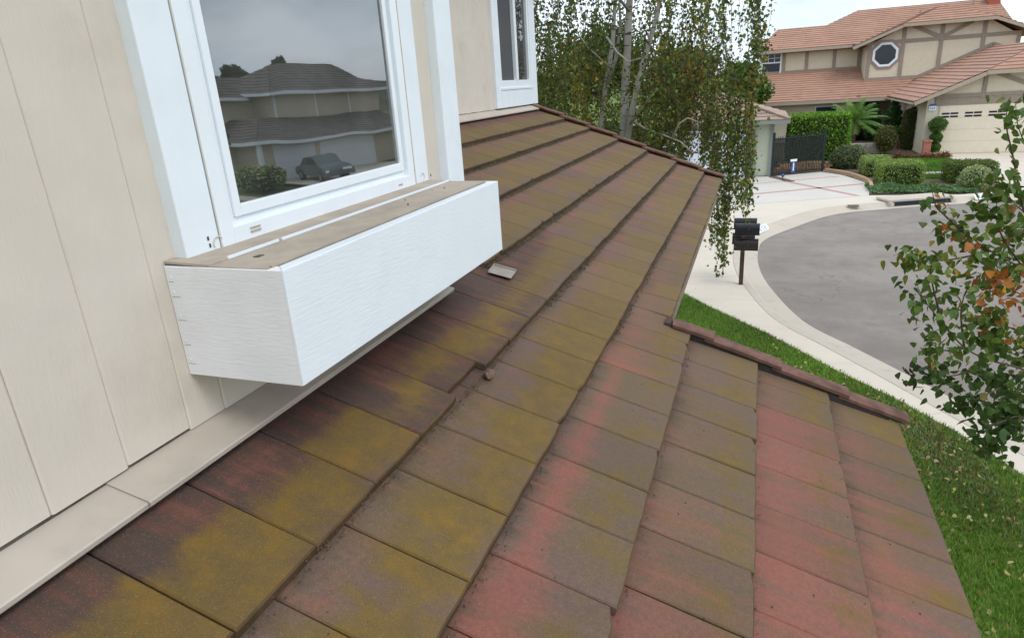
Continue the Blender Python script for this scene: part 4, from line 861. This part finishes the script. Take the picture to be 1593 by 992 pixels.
n = 1000; P_ = np.stack([rng.uniform(.4, 3.4, n), rng.uniform(3.8, 12.5, n), np.full(n, G+.045)], 1); P_ = P_[inside(P_, ge + [(-2.9,22),(-14,22),(-14,-14),(30,-14)])]; n = len(P_)
fl = leaf_mesh('fallen_leaves', P_, rng.uniform(.034,.062,n), palette(n, [(.36,.25,.15),(.26,.14,.09),(.42,.33,.26),(.20,.09,.06)], [3,2,3,1]), M['leaf'], shape='leaf'); stuff(fl); tag(fl, 'yellow and tan fallen leaves scattered on the front lawn', 'leaves')

# palm
pm = thing('palm', 'small feathery green palm by the clipped hedge in front of the porch', 'palm', (4.75, 40.2, G))
MB().tube([(4.78,40.2,G),(4.75,40.2,G+.8),(4.76,40.2,G+1.55)], [.14,.12,.13], 10).build('trunk', M['bark'], pm)
for k in range(44):
    a = k*2.399; el = R(76 - (k/44)*100); ln = random.uniform(1.45, 1.95); pts = []; base = Vector((4.76, 40.2, G+1.55)); d0 = Vector((math.cos(a)*math.cos(el), math.sin(a)*math.cos(el), math.sin(el)))
    for s in np.linspace(0, 1, 9): pts.append(base + d0*ln*s + Vector((0, 0, -.62*s*s*(1 if el > 0 else .5))))
    m = MB(); m.tube(pts, [.016*(1-.8*i/8) for i in range(9)], 4)
    for i in range(1, 9):
        for sub in (0, .5):
            if i == 8 and sub: continue
            p = pts[i].lerp(pts[min(i+1, 8)], sub); t = (pts[i]-pts[i-1]).normalized(); s_ = t.cross(Vector((0,0,1))); s_ = s_.normalized() if s_.length > .05 else Vector((1,0,0))
            for sg_ in (-1, 1):
                ll = .34*(1-abs(i/8-.5))*random.uniform(.8, 1.2); tip = p + s_*sg_*ll + t*ll*.5 + Vector((0,0,-ll*.45)); m.add([p - t*.03, p + t*.03, tip], [(0,1,2)])
    o = m.build('frond', M['leaf_obj'], pm); g = random.uniform(.8, 1.2); o.color = (.12*g, .19*g, .06*g, 1)

# ------------------------------------------------------------------ weeping birch beyond the roof
bt = thing('weeping_birch', 'tall weeping birch with white stems and hanging leafy strands beyond the roof', 'tree', (-2.35, 12.2, G))
def limb(pts, r0, r1, name, mat, par, n=9): return MB().tube([tuple(p) for p in pts], [r0+(r1-r0)*i/(len(pts)-1) for i in range(len(pts))], n).build(name, mat, par, smooth=True)
limb([(-2.30,12.2,G),(-2.28,12.2,-2.6),(-2.27,12.15,-.97),(-2.24,12.1,-.2),(-2.2,12.1,.35),(-2.15,12.05,1.2),(-2.05,12.1,2.3),(-1.95,12.2,3.6)], .108, .035, 'trunk', M['birch'], bt)
limb([(-2.25,12.1,-1.35),(-2.12,12.0,-.62),(-2.0,11.95,-.1),(-1.84,11.9,.42),(-1.66,11.85,.95),(-1.52,11.8,1.7),(-1.35,11.8,2.7)], .062, .024, 'stem', M['birch'], bt)
limb([(-2.45,12.25,G),(-2.75,12.3,-1.6),(-2.72,12.3,-.7),(-2.62,12.3,0),(-2.5,12.35,.6),(-2.45,12.4,1.4),(-2.5,12.5,2.6)], .066, .024, 'stem', M['birch'], bt)
limb([(-2.62,12.3,-.1),(-2.42,12.2,.35),(-2.32,12.15,.85),(-2.34,12.1,1.6)], .04, .016, 'stem', M['birch'], bt)
for pts in ([(-2.15,12.0,-.75),(-1.85,11.6,-.45),(-1.62,11.3,-.22),(-1.50,11.2,-.16),(-1.44,11.2,-.18)], [(-2.12,12.0,-.66),(-1.80,11.5,-.78),(-1.45,11.2,-.88),(-1.15,11.0,-.98),(-.95,10.9,-1.15)], [(-1.28,11.05,-.92),(-1.18,11.0,-.70),(-1.05,11.0,-.62),(-.9,11.0,-.68)], [(-2.55,12.1,.72),(-2.3,11.7,.45),(-2.05,11.4,.28),(-1.75,11.2,.32)], [(-2.5,12.2,.2),(-2.8,11.8,.55),(-3.0,11.5,.9)], [(-1.9,11.6,.0),(-1.72,11.3,.14),(-1.6,11.2,.22)]):
    limb(pts, .020, .006, 'bare_branch', M['deadwood'], bt, 6)
# strands: start high, hang down in gentle curves
SP, SL = [], []; strands = MB()
zone = []
def strand(x, y, z0, z1, nl, sway=.12):
    n = max(3, int((z0-z1)/.16)); ph = random.random()*6; pts = []
    for i in range(n+1):
        f = i/n; pts.append((x + sway*f*math.sin(ph) + .025*math.sin(f*9+ph), y + sway*f*math.cos(ph) + .025*math.cos(f*8+ph), z0 + (z1-z0)*f))
    zone.append(pts)
    for i in range(nl):
        f = random.random()**.85*n; k = min(int(f), n-1); g = f-k; p = [pts[k][j]+(pts[k+1][j]-pts[k][j])*g for j in range(3)]
        sg_ = .03 if random.random() < .7 else .075; SP.append((p[0]+random.gauss(0, sg_), p[1]+random.gauss(0, sg_), p[2]+random.gauss(0, .03)))
u = random.uniform
def shows_trunk(x, y, z0, z1):             # the stems stay in view through a gap in the leaves
    if y > 12.2: return False
    q = x/y*12; return (-2.42 < q < -1.95 and z1 < .9) or (abs(q+2.68) < .13 and z1 < .3)
k = 0
while k < 300:                             # main crown, several depths
    y = u(10.9, 14.2); x = (u(-4.15, -.55))*y/12 if random.random() < .5 else u(-4.3, -.9)*y/12
    z0 = u(.1, 3.4) - .25*abs(x+2.2); ln = u(.7, 2.2)
    if shows_trunk(x, y, z0, z0-ln): k += .6; continue
    strand(x, y, z0, max(z0-ln, -2.3), int(ln*u(30, 62)), u(.1, .55)); k += 1
for k in range(95):                         # left mass, thick and low
    y = u(11.2, 14); x = u(-4.15, -2.6)*y/12; z0 = u(-.4, 1.2); ln = u(.8, 1.8); strand(x, y, z0, z0-ln, int(ln*u(30,60)), u(.1,.4))
for k in range(95):                        # middle right mass
    y = u(11.2, 13.5); x = u(-1.9, -.5)*y/12; z0 = u(-.5, .9); ln = u(.5, 1.5); strand(x, y, z0, max(z0-ln, -1.9), int(ln*u(28,56)), u(.1,.4))
for k in range(50):                        # long curtain by the roof corner
    y = u(10.6, 12.0); x = u(-.66, -.10)*y/12; z0 = u(-.9, .2); z1 = u(-3.25, -1.9) if x/y*12 < -.38 else u(-2.3, -1.3); strand(x, y, z0, z1, int((z0-z1)*42), .06)
for k in range(16):                        # narrow column at the right
    y = u(10.8, 11.6); x = (-.10+random.gauss(0, .055))*y/12; z0 = u(.6, 2.2); z1 = u(-.75, .3); strand(x, y, z0, z1, int((z0-z1)*46), .05)
for k in range(120):                       # brownish mass low behind the stems
    y = u(12.3, 14.2); x = u(-2.25, -.72)*y/12; z0 = u(-1.2, .5); ln = u(.6, 1.5); strand(x, y, z0, z0-ln, int(ln*50))
for k in range(12):
    y = u(10.8, 12); x = u(-.65, -.15)*y/12; z0 = u(1.0, 2.4); z1 = z0-u(.9, 1.9); strand(x, y, z0, z1, int((z0-z1)*24), .05)
for pts in zone: strands.tube(pts, [.0045*(1-.6*i/(len(pts)-1)) for i in range(len(pts))], 3, False)
strands.build('hanging_twigs', M['twig'], bt)
SP = np.array(SP); n = len(SP); cc = palette(n, [(.065,.086,.030),(.090,.108,.036),(.125,.135,.044),(.048,.064,.022),(.165,.140,.040),(.25,.145,.03),(.18,.090,.034)], [6,7,6,3,2.6,1,.6], .4)
hot = np.exp(-(((SP[:, 0]/SP[:, 1]*12+2.95)/.35)**2 + ((SP[:, 2]+.1)/.6)**2)) + np.exp(-(((SP[:, 0]/SP[:, 1]*12+.12)/.12)**2 + ((SP[:, 2]+.4)/.5)**2)) + .6*np.exp(-(((SP[:, 0]/SP[:, 1]*12+1.15)/.3)**2 + ((SP[:, 2]-.4)/.5)**2))
low = (SP[:, 1] > 12.3) & (SP[:, 2] < .2) & (SP[:, 0]/SP[:, 1]*12 > -2.3); cc[low] = cc[low]*np.array([1.25, .92, .9])
sel = rng.random(n) < hot*.32; cc[sel] = palette(int(sel.sum()), [(.26,.16,.02),(.20,.10,.02),(.30,.20,.03)], [2,1,1])
leaf_mesh('crown', SP, rng.uniform(.030, .074, n), cc, M['leaf'], bt, drop=.9, shape='leaf')
# upper boughs that carry the strands
for k in range(16):
    a = k*2.399; r_ = u(.9, 1.9); h_ = u(1.2, 3.2); c = Vector((-2.1, 12.1, h_-.5)); limb([c, c+Vector((math.cos(a)*r_*.5, math.sin(a)*r_*.45, .45)), c+Vector((math.cos(a)*r_, math.sin(a)*r_*.8, .35))], .03, .008, 'bough', M['birch'], bt, 6)

# trees further back
def far_tree(name, label, x, y, h_, r_, cols, n, size, group=None):
    o = thing(name, label, 'tree', (x, y, G), group)
    limb([(x, y, G), (x+.1, y, G+h_*.35), (x, y+.1, G+h_*.8)], .05*h_*.5, .03, 'trunk', M['bark'], o)
    pts = []; 
    for k in range(26):
        a = u(0, 6.28); el = u(-.5, 1.3); rr = r_*u(.35, .85); c = (x+math.cos(a)*math.cos(el)*rr, y+math.sin(a)*math.cos(el)*rr, G+h_*.62+math.sin(el)*rr*h_/(2.6*r_)); pts.append(shell_ell(n//26, c, (r_*.36, r_*.36, r_*.32), .4))
        limb([(x, y, G+h_*.45), ((x+c[0])/2, (y+c[1])/2, (G+h_*.5+c[2])/2), c], .06, .012, 'limb', M['bark'], o, 5)
    P_ = np.concatenate(pts); leaf_mesh('crown', P_, rng.uniform(.7, 1.3, len(P_))*size, palette(len(P_), cols, [1]*len(cols)), M['leaf'], o, shape='leaf')
far_tree('garden_tree', 'green tree behind the detached garage, seen through the birch', -1.2, 43.5, 5.4, 2.0, GRN, 7000, .16, 'trees behind the birch')
far_tree('garden_tree', 'dark tree left behind the birch stems', -8.5, 39, 7.5, 3.4, [(.035,.06,.02),(.05,.08,.022)], 9000, .2, 'trees behind the birch')
far_tree('garden_tree', 'olive tree between the birch stems in the distance', -4.6, 45, 6.5, 2.8, [(.06,.075,.025),(.05,.07,.02)], 8000, .2, 'trees behind the birch')
far_tree('garden_tree', 'dark green tree at the far left behind the birch', -11.5, 30, 6.5, 3.0, [(.035,.06,.02),(.06,.08,.022)], 9000, .18, 'trees behind the birch')

for x, y, lab in ((-5.6, 19.5, 'dark bush between the left birch stem and the far window'), (-3.7, 20.5, 'dark bush right behind the main birch stems'), (-8.2, 18.5, 'dark bush beside the house corner behind the birch')):
    shrub('garden_bush', lab, (x, y, G+1.75), (1.35, 1.2, 1.9), [(.05,.075,.025),(.07,.09,.03),(.035,.055,.02)], 5000, .11, group='bushes behind the birch', depth=.35)
# ------------------------------------------------------------------ near tree at the right edge
rt = thing('front_yard_tree', 'leafy front yard tree with green, yellow and red leaves at the right edge', 'tree', (3.0, 4.9, G))
limb([(3.0,4.9,G),(2.98,4.9,-3),(2.9,4.88,-1.6),(2.8,4.8,-.4),(2.75,4.7,.8),(2.7,4.7,2.0)], .11, .035, 'trunk', M['bark'], rt)
LP, LC, LN = [], [], []
def rp(px, py, y):                       # photo column/row -> point of the branch at depth y
    d = cr*((px-796.5)/1014.96) - cu*((py-496)/1014.96) + cf; return d*(y/d.y)
BR = [  # (points, leaves, kind)
    ([(1700,470,4.6),(1593,418,4.3),(1540,390,4.1),(1500,362,4.0),(1470,350,3.95)], 30, 'm'),
    ([(1540,390,4.1),(1500,400,4.0),(1460,405,3.95),(1425,395,3.9),(1402,388,3.9)], 26, 'y'),
    ([(1500,362,4.0),(1475,340,3.95),(1455,318,3.9),(1450,290,3.9)], 9, 'm'),
    ([(1593,418,4.3),(1560,370,4.2),(1545,330,4.15),(1520,315,4.1)], 16, 'g'),
    ([(1700,400,4.7),(1593,330,4.3),(1560,290,4.2),(1545,270,4.15)], 18, 'g'),
    ([(1593,330,4.3),(1575,240,4.2),(1565,190,4.2),(1572,150,4.2)], 12, 'g'),
    ([(1700,320,4.8),(1610,240,4.4),(1585,200,4.3),(1580,160,4.3)], 14, 'g'),
    ([(1700,620,4.6),(1593,575,4.2),(1540,560,4.0),(1500,540,3.9),(1465,500,3.85),(1440,470,3.85),(1425,440,3.85)], 26, 'g'),
    ([(1540,560,4.0),(1500,580,3.9),(1460,585,3.85),(1425,575,3.8)], 26, 'd'),
    ([(1500,540,3.9),(1470,545,3.85),(1440,530,3.8)], 14, 'g'),
    ([(1465,500,3.85),(1450,440,3.85),(1448,415,3.85)], 8, 'g'),
    ([(1500,540,3.9),(1495,490,3.9),(1500,460,3.9),(1510,445,3.9)], 12, 'g'),
    ([(1593,575,4.2),(1560,600,4.0),(1520,620,3.9),(1485,632,3.85)], 26, 'd'),
    ([(1650,690,4.3),(1593,650,4.1),(1560,655,4.0),(1535,670,3.95),(1545,690,3.95)], 30, 'd'),
    ([(1660,560,4.5),(1593,520,4.3),(1550,500,4.1),(1520,480,4.0)], 34, 'm'),
    ([(1660,480,4.5),(1593,460,4.4),(1560,440,4.2),(1530,425,4.1)], 30, 'r'),
    ([(1660,540,4.7),(1593,550,4.5),(1555,530,4.4),(1530,520,4.3)], 34, 'g'),
    ([(1680,600,4.8),(1600,610,4.6),(1560,590,4.5),(1535,585,4.4)], 34, 'd'),
    ([(1680,430,4.8),(1600,400,4.7),(1560,410,4.6),(1535,440,4.5)], 26, 'g'),
    ([(1660,640,4.5),(1593,625,4.3),(1570,640,4.2),(1550,650,4.1)], 34, 'd'),
    ([(1690,380,4.9),(1610,360,4.8),(1575,350,4.7)], 22, 'm'),
]
PAL = {'g': ([(.060,.095,.028),(.085,.118,.036),(.095,.125,.035),(.13,.13,.04),(.20,.10,.04)], [4,4,2,1,.3]), 'd': ([(.034,.060,.022),(.048,.076,.026),(.065,.09,.03),(.12,.09,.04)], [4,4,2,.3]),
       'm': ([(.055,.09,.026),(.095,.12,.03),(.19,.17,.035),(.27,.075,.025)], [4,3,1.5,1]), 'y': ([(.075,.11,.028),(.18,.18,.035),(.30,.20,.03),(.11,.12,.035)], [3,3,1.2,3]), 'r': ([(.30,.075,.022),(.36,.12,.03),(.10,.11,.03),(.22,.10,.03),(.42,.24,.03)], [4,2,1.2,1,.5])}
for bi, (pts, nl, kind) in enumerate(BR):
    nl = int(nl*(2.2 if bi in (5, 6) else 2.6 if kind == 'r' else 4.2))
    W_ = [rp(*p) for p in pts]
    if bi in (0, 4, 6, 7, 13, 14, 15, 16, 17, 18, 19, 20): W_ = [Vector((2.88, 4.85, max(-1.7, min(.5, W_[0].z-.1))))] + W_
    ln = smooth_line([(p.x, p.y) for p in W_], 5); lz = smooth_line([(p.z, 0) for p in W_], 5); ln = [Vector((a.x, a.y, b.x)) for a, b in zip(ln, lz)]
    limb(ln, .008 if bi in (0, 7, 13, 14) else .006, .0013, 'branch', M['twig'], rt, 6)
    n0 = len(ln); st = 8 if len(W_) > len(pts) else 2
    cols, w = PAL[kind]; cl = palette(nl, cols, w, .22)
    for k in range(nl):
        f = random.uniform(st, n0-1.001) if k % 4 else random.uniform(n0*.7, n0-1.001); i = int(f); p = ln[i].lerp(ln[i+1], f-i); off = Vector((random.gauss(.012, .045), random.gauss(0, .06), random.gauss(-.03, .04)))
        LP.append(p+off); LC.append(cl[k]); LN.append(random.uniform(.028, .060))
def leaf_proto(seed):
    r = random.Random(seed); c = r.uniform(.06, .16); half = [(0, 0), (.10, .27), (.30, .37), (.55, .30), (.80, .14), (1.0, 0)]
    v = [(x, y*1.05, c*abs(y)*2 - .18*x*x) for x, y in half] + [(x, -y*1.0, c*abs(y)*2 - .18*x*x) for x, y in half[1:-1]] + [(.30, 0, -.016), (.55, 0, -.054), (-.35, 0, .08), (-.33, .015, .08)]
    f = [(0,10,2,1), (10,11,3,2), (11,5,4,3), (0,6,7,10), (10,7,8,11), (11,8,9,5), (0,12,13)]
    me = bpy.data.meshes.new('leaf'); me.from_pydata(v, [], f); me.materials.append(M['leaf_obj']); me.polygons.foreach_set('use_smooth', [True]*len(f)); return me
protos = [leaf_proto(s) for s in range(5)]
order = sorted(range(len(LP)), key=lambda i: LP[i].length)
far_idx = order[300:]; rtw = Matrix.Translation((3.0, 4.9, G)).inverted()
for i in order[:300]:
    o = bpy.data.objects.new('leaf', random.choice(protos)); col.objects.link(o); o.parent = rt
    q = Matrix.Rotation(random.uniform(0, 6.283), 4, 'Z') @ Matrix.Rotation(random.gauss(.75, .45), 4, 'Y') @ Matrix.Rotation(random.gauss(0, .5), 4, 'X')
    o.matrix_parent_inverse = rtw; o.matrix_basis = Matrix.Translation(LP[i]) @ q @ Matrix.Scale(LN[i], 4); o.color = (*LC[i], 1)
# the rest of the crown, out of the frame and behind
extra = np.concatenate([shell_ell(420, (2.75+u(-1.0, .9), 4.9+u(-.6, 1.4), z), (.55, .55, .45), .5) for z in (-1.2, -.6, 0, .6, 1.2, 1.8) for _ in range(2)])
extra = extra[(extra[:, 0] > np.maximum(.345*extra[:, 1]+.25, -1.41+(extra[:, 1]-1.51)*.934+.25))]
C_ = np.concatenate([np.array([tuple(LP[i]) for i in far_idx]).reshape(-1, 3), extra]); K_ = np.concatenate([np.array([LC[i] for i in far_idx]).reshape(-1, 3), palette(len(extra), *PAL['g'])])
lm = leaf_mesh('foliage', C_, rng.uniform(.038, .066, len(C_)), K_, M['leaf'], rt, drop=.8, shape='leaf'); stuff(lm)

# ------------------------------------------------------------------ what the window mirrors: house, car and trees across the road to the right
UM = Matrix(((-.2437, .9698, 0, 24.5), (.9698, .2437, 0, 32.86), (0, 0, 1, G), (0, 0, 0, 1)))     # local: x along the front, y away, z up
oh = thing('opposite_house', 'grey roofed two-storey house across the road, mirrored in the large window', 'house', (24.5, 32.86, G))
MB(UM).box(-.6, 11.5, 0, 9, 0, 2.45).box(-3.5, -.6, 2.5, 9, 0, 2.45).box(3.2, 12.5, 3, 9.5, 2.4, 5.2).box(-3.2, 3.2, 5.5, 9.5, 2.4, 5.0).build('wall', M['stucco'], oh)
for pts in ([(-1.3,-.7,2.35),(12.2,-.7,2.35),(12.2,3.1,3.55),(2,3.1,3.55),(1.6,2.9,3.5)], [(-1.3,7,2.35),(-1.3,-.7,2.35),(1.6,2.9,3.5),(1.6,7,3.5)], [(-4.0,1.9,2.35),(-1.2,1.9,2.35),(-1.2,5.5,3.9),(-2.2,5.5,3.9)],
            [(2.5,2.3,5.1),(13.2,2.3,5.1),(10.6,6,6.9),(5.4,6,6.9)], [(2.5,10,5.1),(2.5,2.3,5.1),(5.4,6,6.9)], [(-3.9,4.9,4.85),(2.7,4.9,4.85),(4.5,7.4,6.2),(-1.4,7.4,6.2)], [(-3.9,9.9,4.85),(-3.9,4.9,4.85),(-1.4,7.4,6.2)]):
    course_roof('roof', pts, M['roof_grey'], oh, .4, .03, UM)
for a, b in (((-1.35,-.74,2.3),(12.25,-.74,2.3)), ((-1.34,-.7,2.3),(-1.34,6,2.3)), ((2.45,2.26,5.05),(13.2,2.26,5.05)), ((2.46,2.3,5.05),(2.46,9,5.05)), ((-3.95,4.86,4.8),(2.6,4.86,4.8))): MB(UM).bar(a, b, .06, .2).build('fascia', M['vinyl'], oh)
for x in (3.3, 6.2, 9.2): MB(UM).box(x-.1, x+.1, 2.95, 2.999, 3.3, 5.05).build('white_post', M['vinyl'], oh)
for x0, x1 in ((0, 2.9), (3.4, 8.6)):
    o = MB(UM).box(x0, x1, -.04, 0, 0, 2.1).build('garage_door', M['vinyl'], oh)
    for k in range(4): MB(UM).box(x0+.03, x1-.03, -.05, -.0405, .02+.52*k, .52+.52*k).build('door_panel', M['vinyl'], o)
MB(UM).box(-1.2, -1.05, -.6, -.45, 0, 2.3).build('porch_post', M['vinyl'], oh)
struct(MB(UM).poly([(-1,-14,.004),(9,-12,.004),(9,0,.004),(-1,0,.004)]).build('opposite_driveway', M['walk']))
cm = UM @ Matrix.Translation((.9, -3.2, 0)) @ Matrix.Rotation(R(-108), 4, 'Z')
ca_ = thing('parked_car', 'grey-green sedan parked on the opposite drive, mirrored in the window', 'car', tuple((cm @ Vector((0, 0, 0)))))
sidep = [(-2.2,.3),(-2.25,.6),(-2.1,.82),(-1.5,.92),(-.95,1.38),(-.3,1.47),(.45,1.42),(1.1,.98),(1.9,.86),(2.2,.66),(2.22,.32)]
MB(cm).prism([(x, -.88, z) for x, z in sidep], (0, 1.76, 0)).build('body', M['car'], ca_, .08)
MB(cm).prism([(x, -.89, z) for x, z in ((-1.3,.96),(-.88,1.33),(-.3,1.41),(.4,1.37),(.95,.99))], (0, 1.78, 0)).build('side_windows', M['blackpane'], ca_, .01)
for x in (-1.4, 1.4):
    for yy in (-.9, .72): 
        w = MB(cm).tube([(x, yy, .32), (x, yy+.18, .32)], .32, 16).build('wheel', M['tyre'], ca_); MB(cm).tube([(x, yy-.006, .32), (x, yy+.186, .32)], .19, 12).build('rim', M['metal_tab'], w)
for x, yy in ((2.2, -.6), (2.2, .6)): MB(cm).box(x, x+.03, yy-.15, yy+.15, .56, .70).build('headlight', M['vinyl'], ca_)
c = UM @ Vector((-2.6, -2.0, .6)); shrub('flowering_bush', 'green bush with white flowers by the opposite driveway, mirrored in the window', (c.x, c.y, c.z), (1.5, 1.3, .7), [(.08,.13,.03),(.06,.10,.03),(.50,.47,.40)], 2600, .16)
for x, y, h_, r_, lab in ((46.6, 56.4, 9.2, 1.6, 'tall narrow tree at the left of the mirrored skyline'), (48.5, 54.8, 7.6, 2.8, 'bushy tree behind the left end of the opposite house'), (43.4, 59.1, 9.4, 1.5, 'small tree rising behind the opposite house roof'), (38.5, 29.5, 6.2, 3.0, 'wide tree left of the opposite house')):
    far_tree('street_tree', lab, x, y, h_, r_, [(.05,.07,.025),(.07,.09,.03)], 5000, .3, 'trees round the opposite house')
hv, hf = [], []
for i in range(41):
    a = R(18 + i*2.6); rr = 230 + 30*math.sin(i*.7); hh = 9 + 5*math.sin(i*.35+1) + 2*math.sin(i*1.3)
    hv += [(math.sin(a)*rr, math.cos(a)*rr, G-2), (math.sin(a)*(rr+60), math.cos(a)*(rr+60), G+hh), (math.sin(a)*(rr+200), math.cos(a)*(rr+200), G-2)]
for i in range(40): hf += [(3*i, 3*i+3, 3*i+4, 3*i+1), (3*i+1, 3*i+4, 3*i+5, 3*i+2)]
struct(MB().add(hv, hf).build('hills', M['hill']))
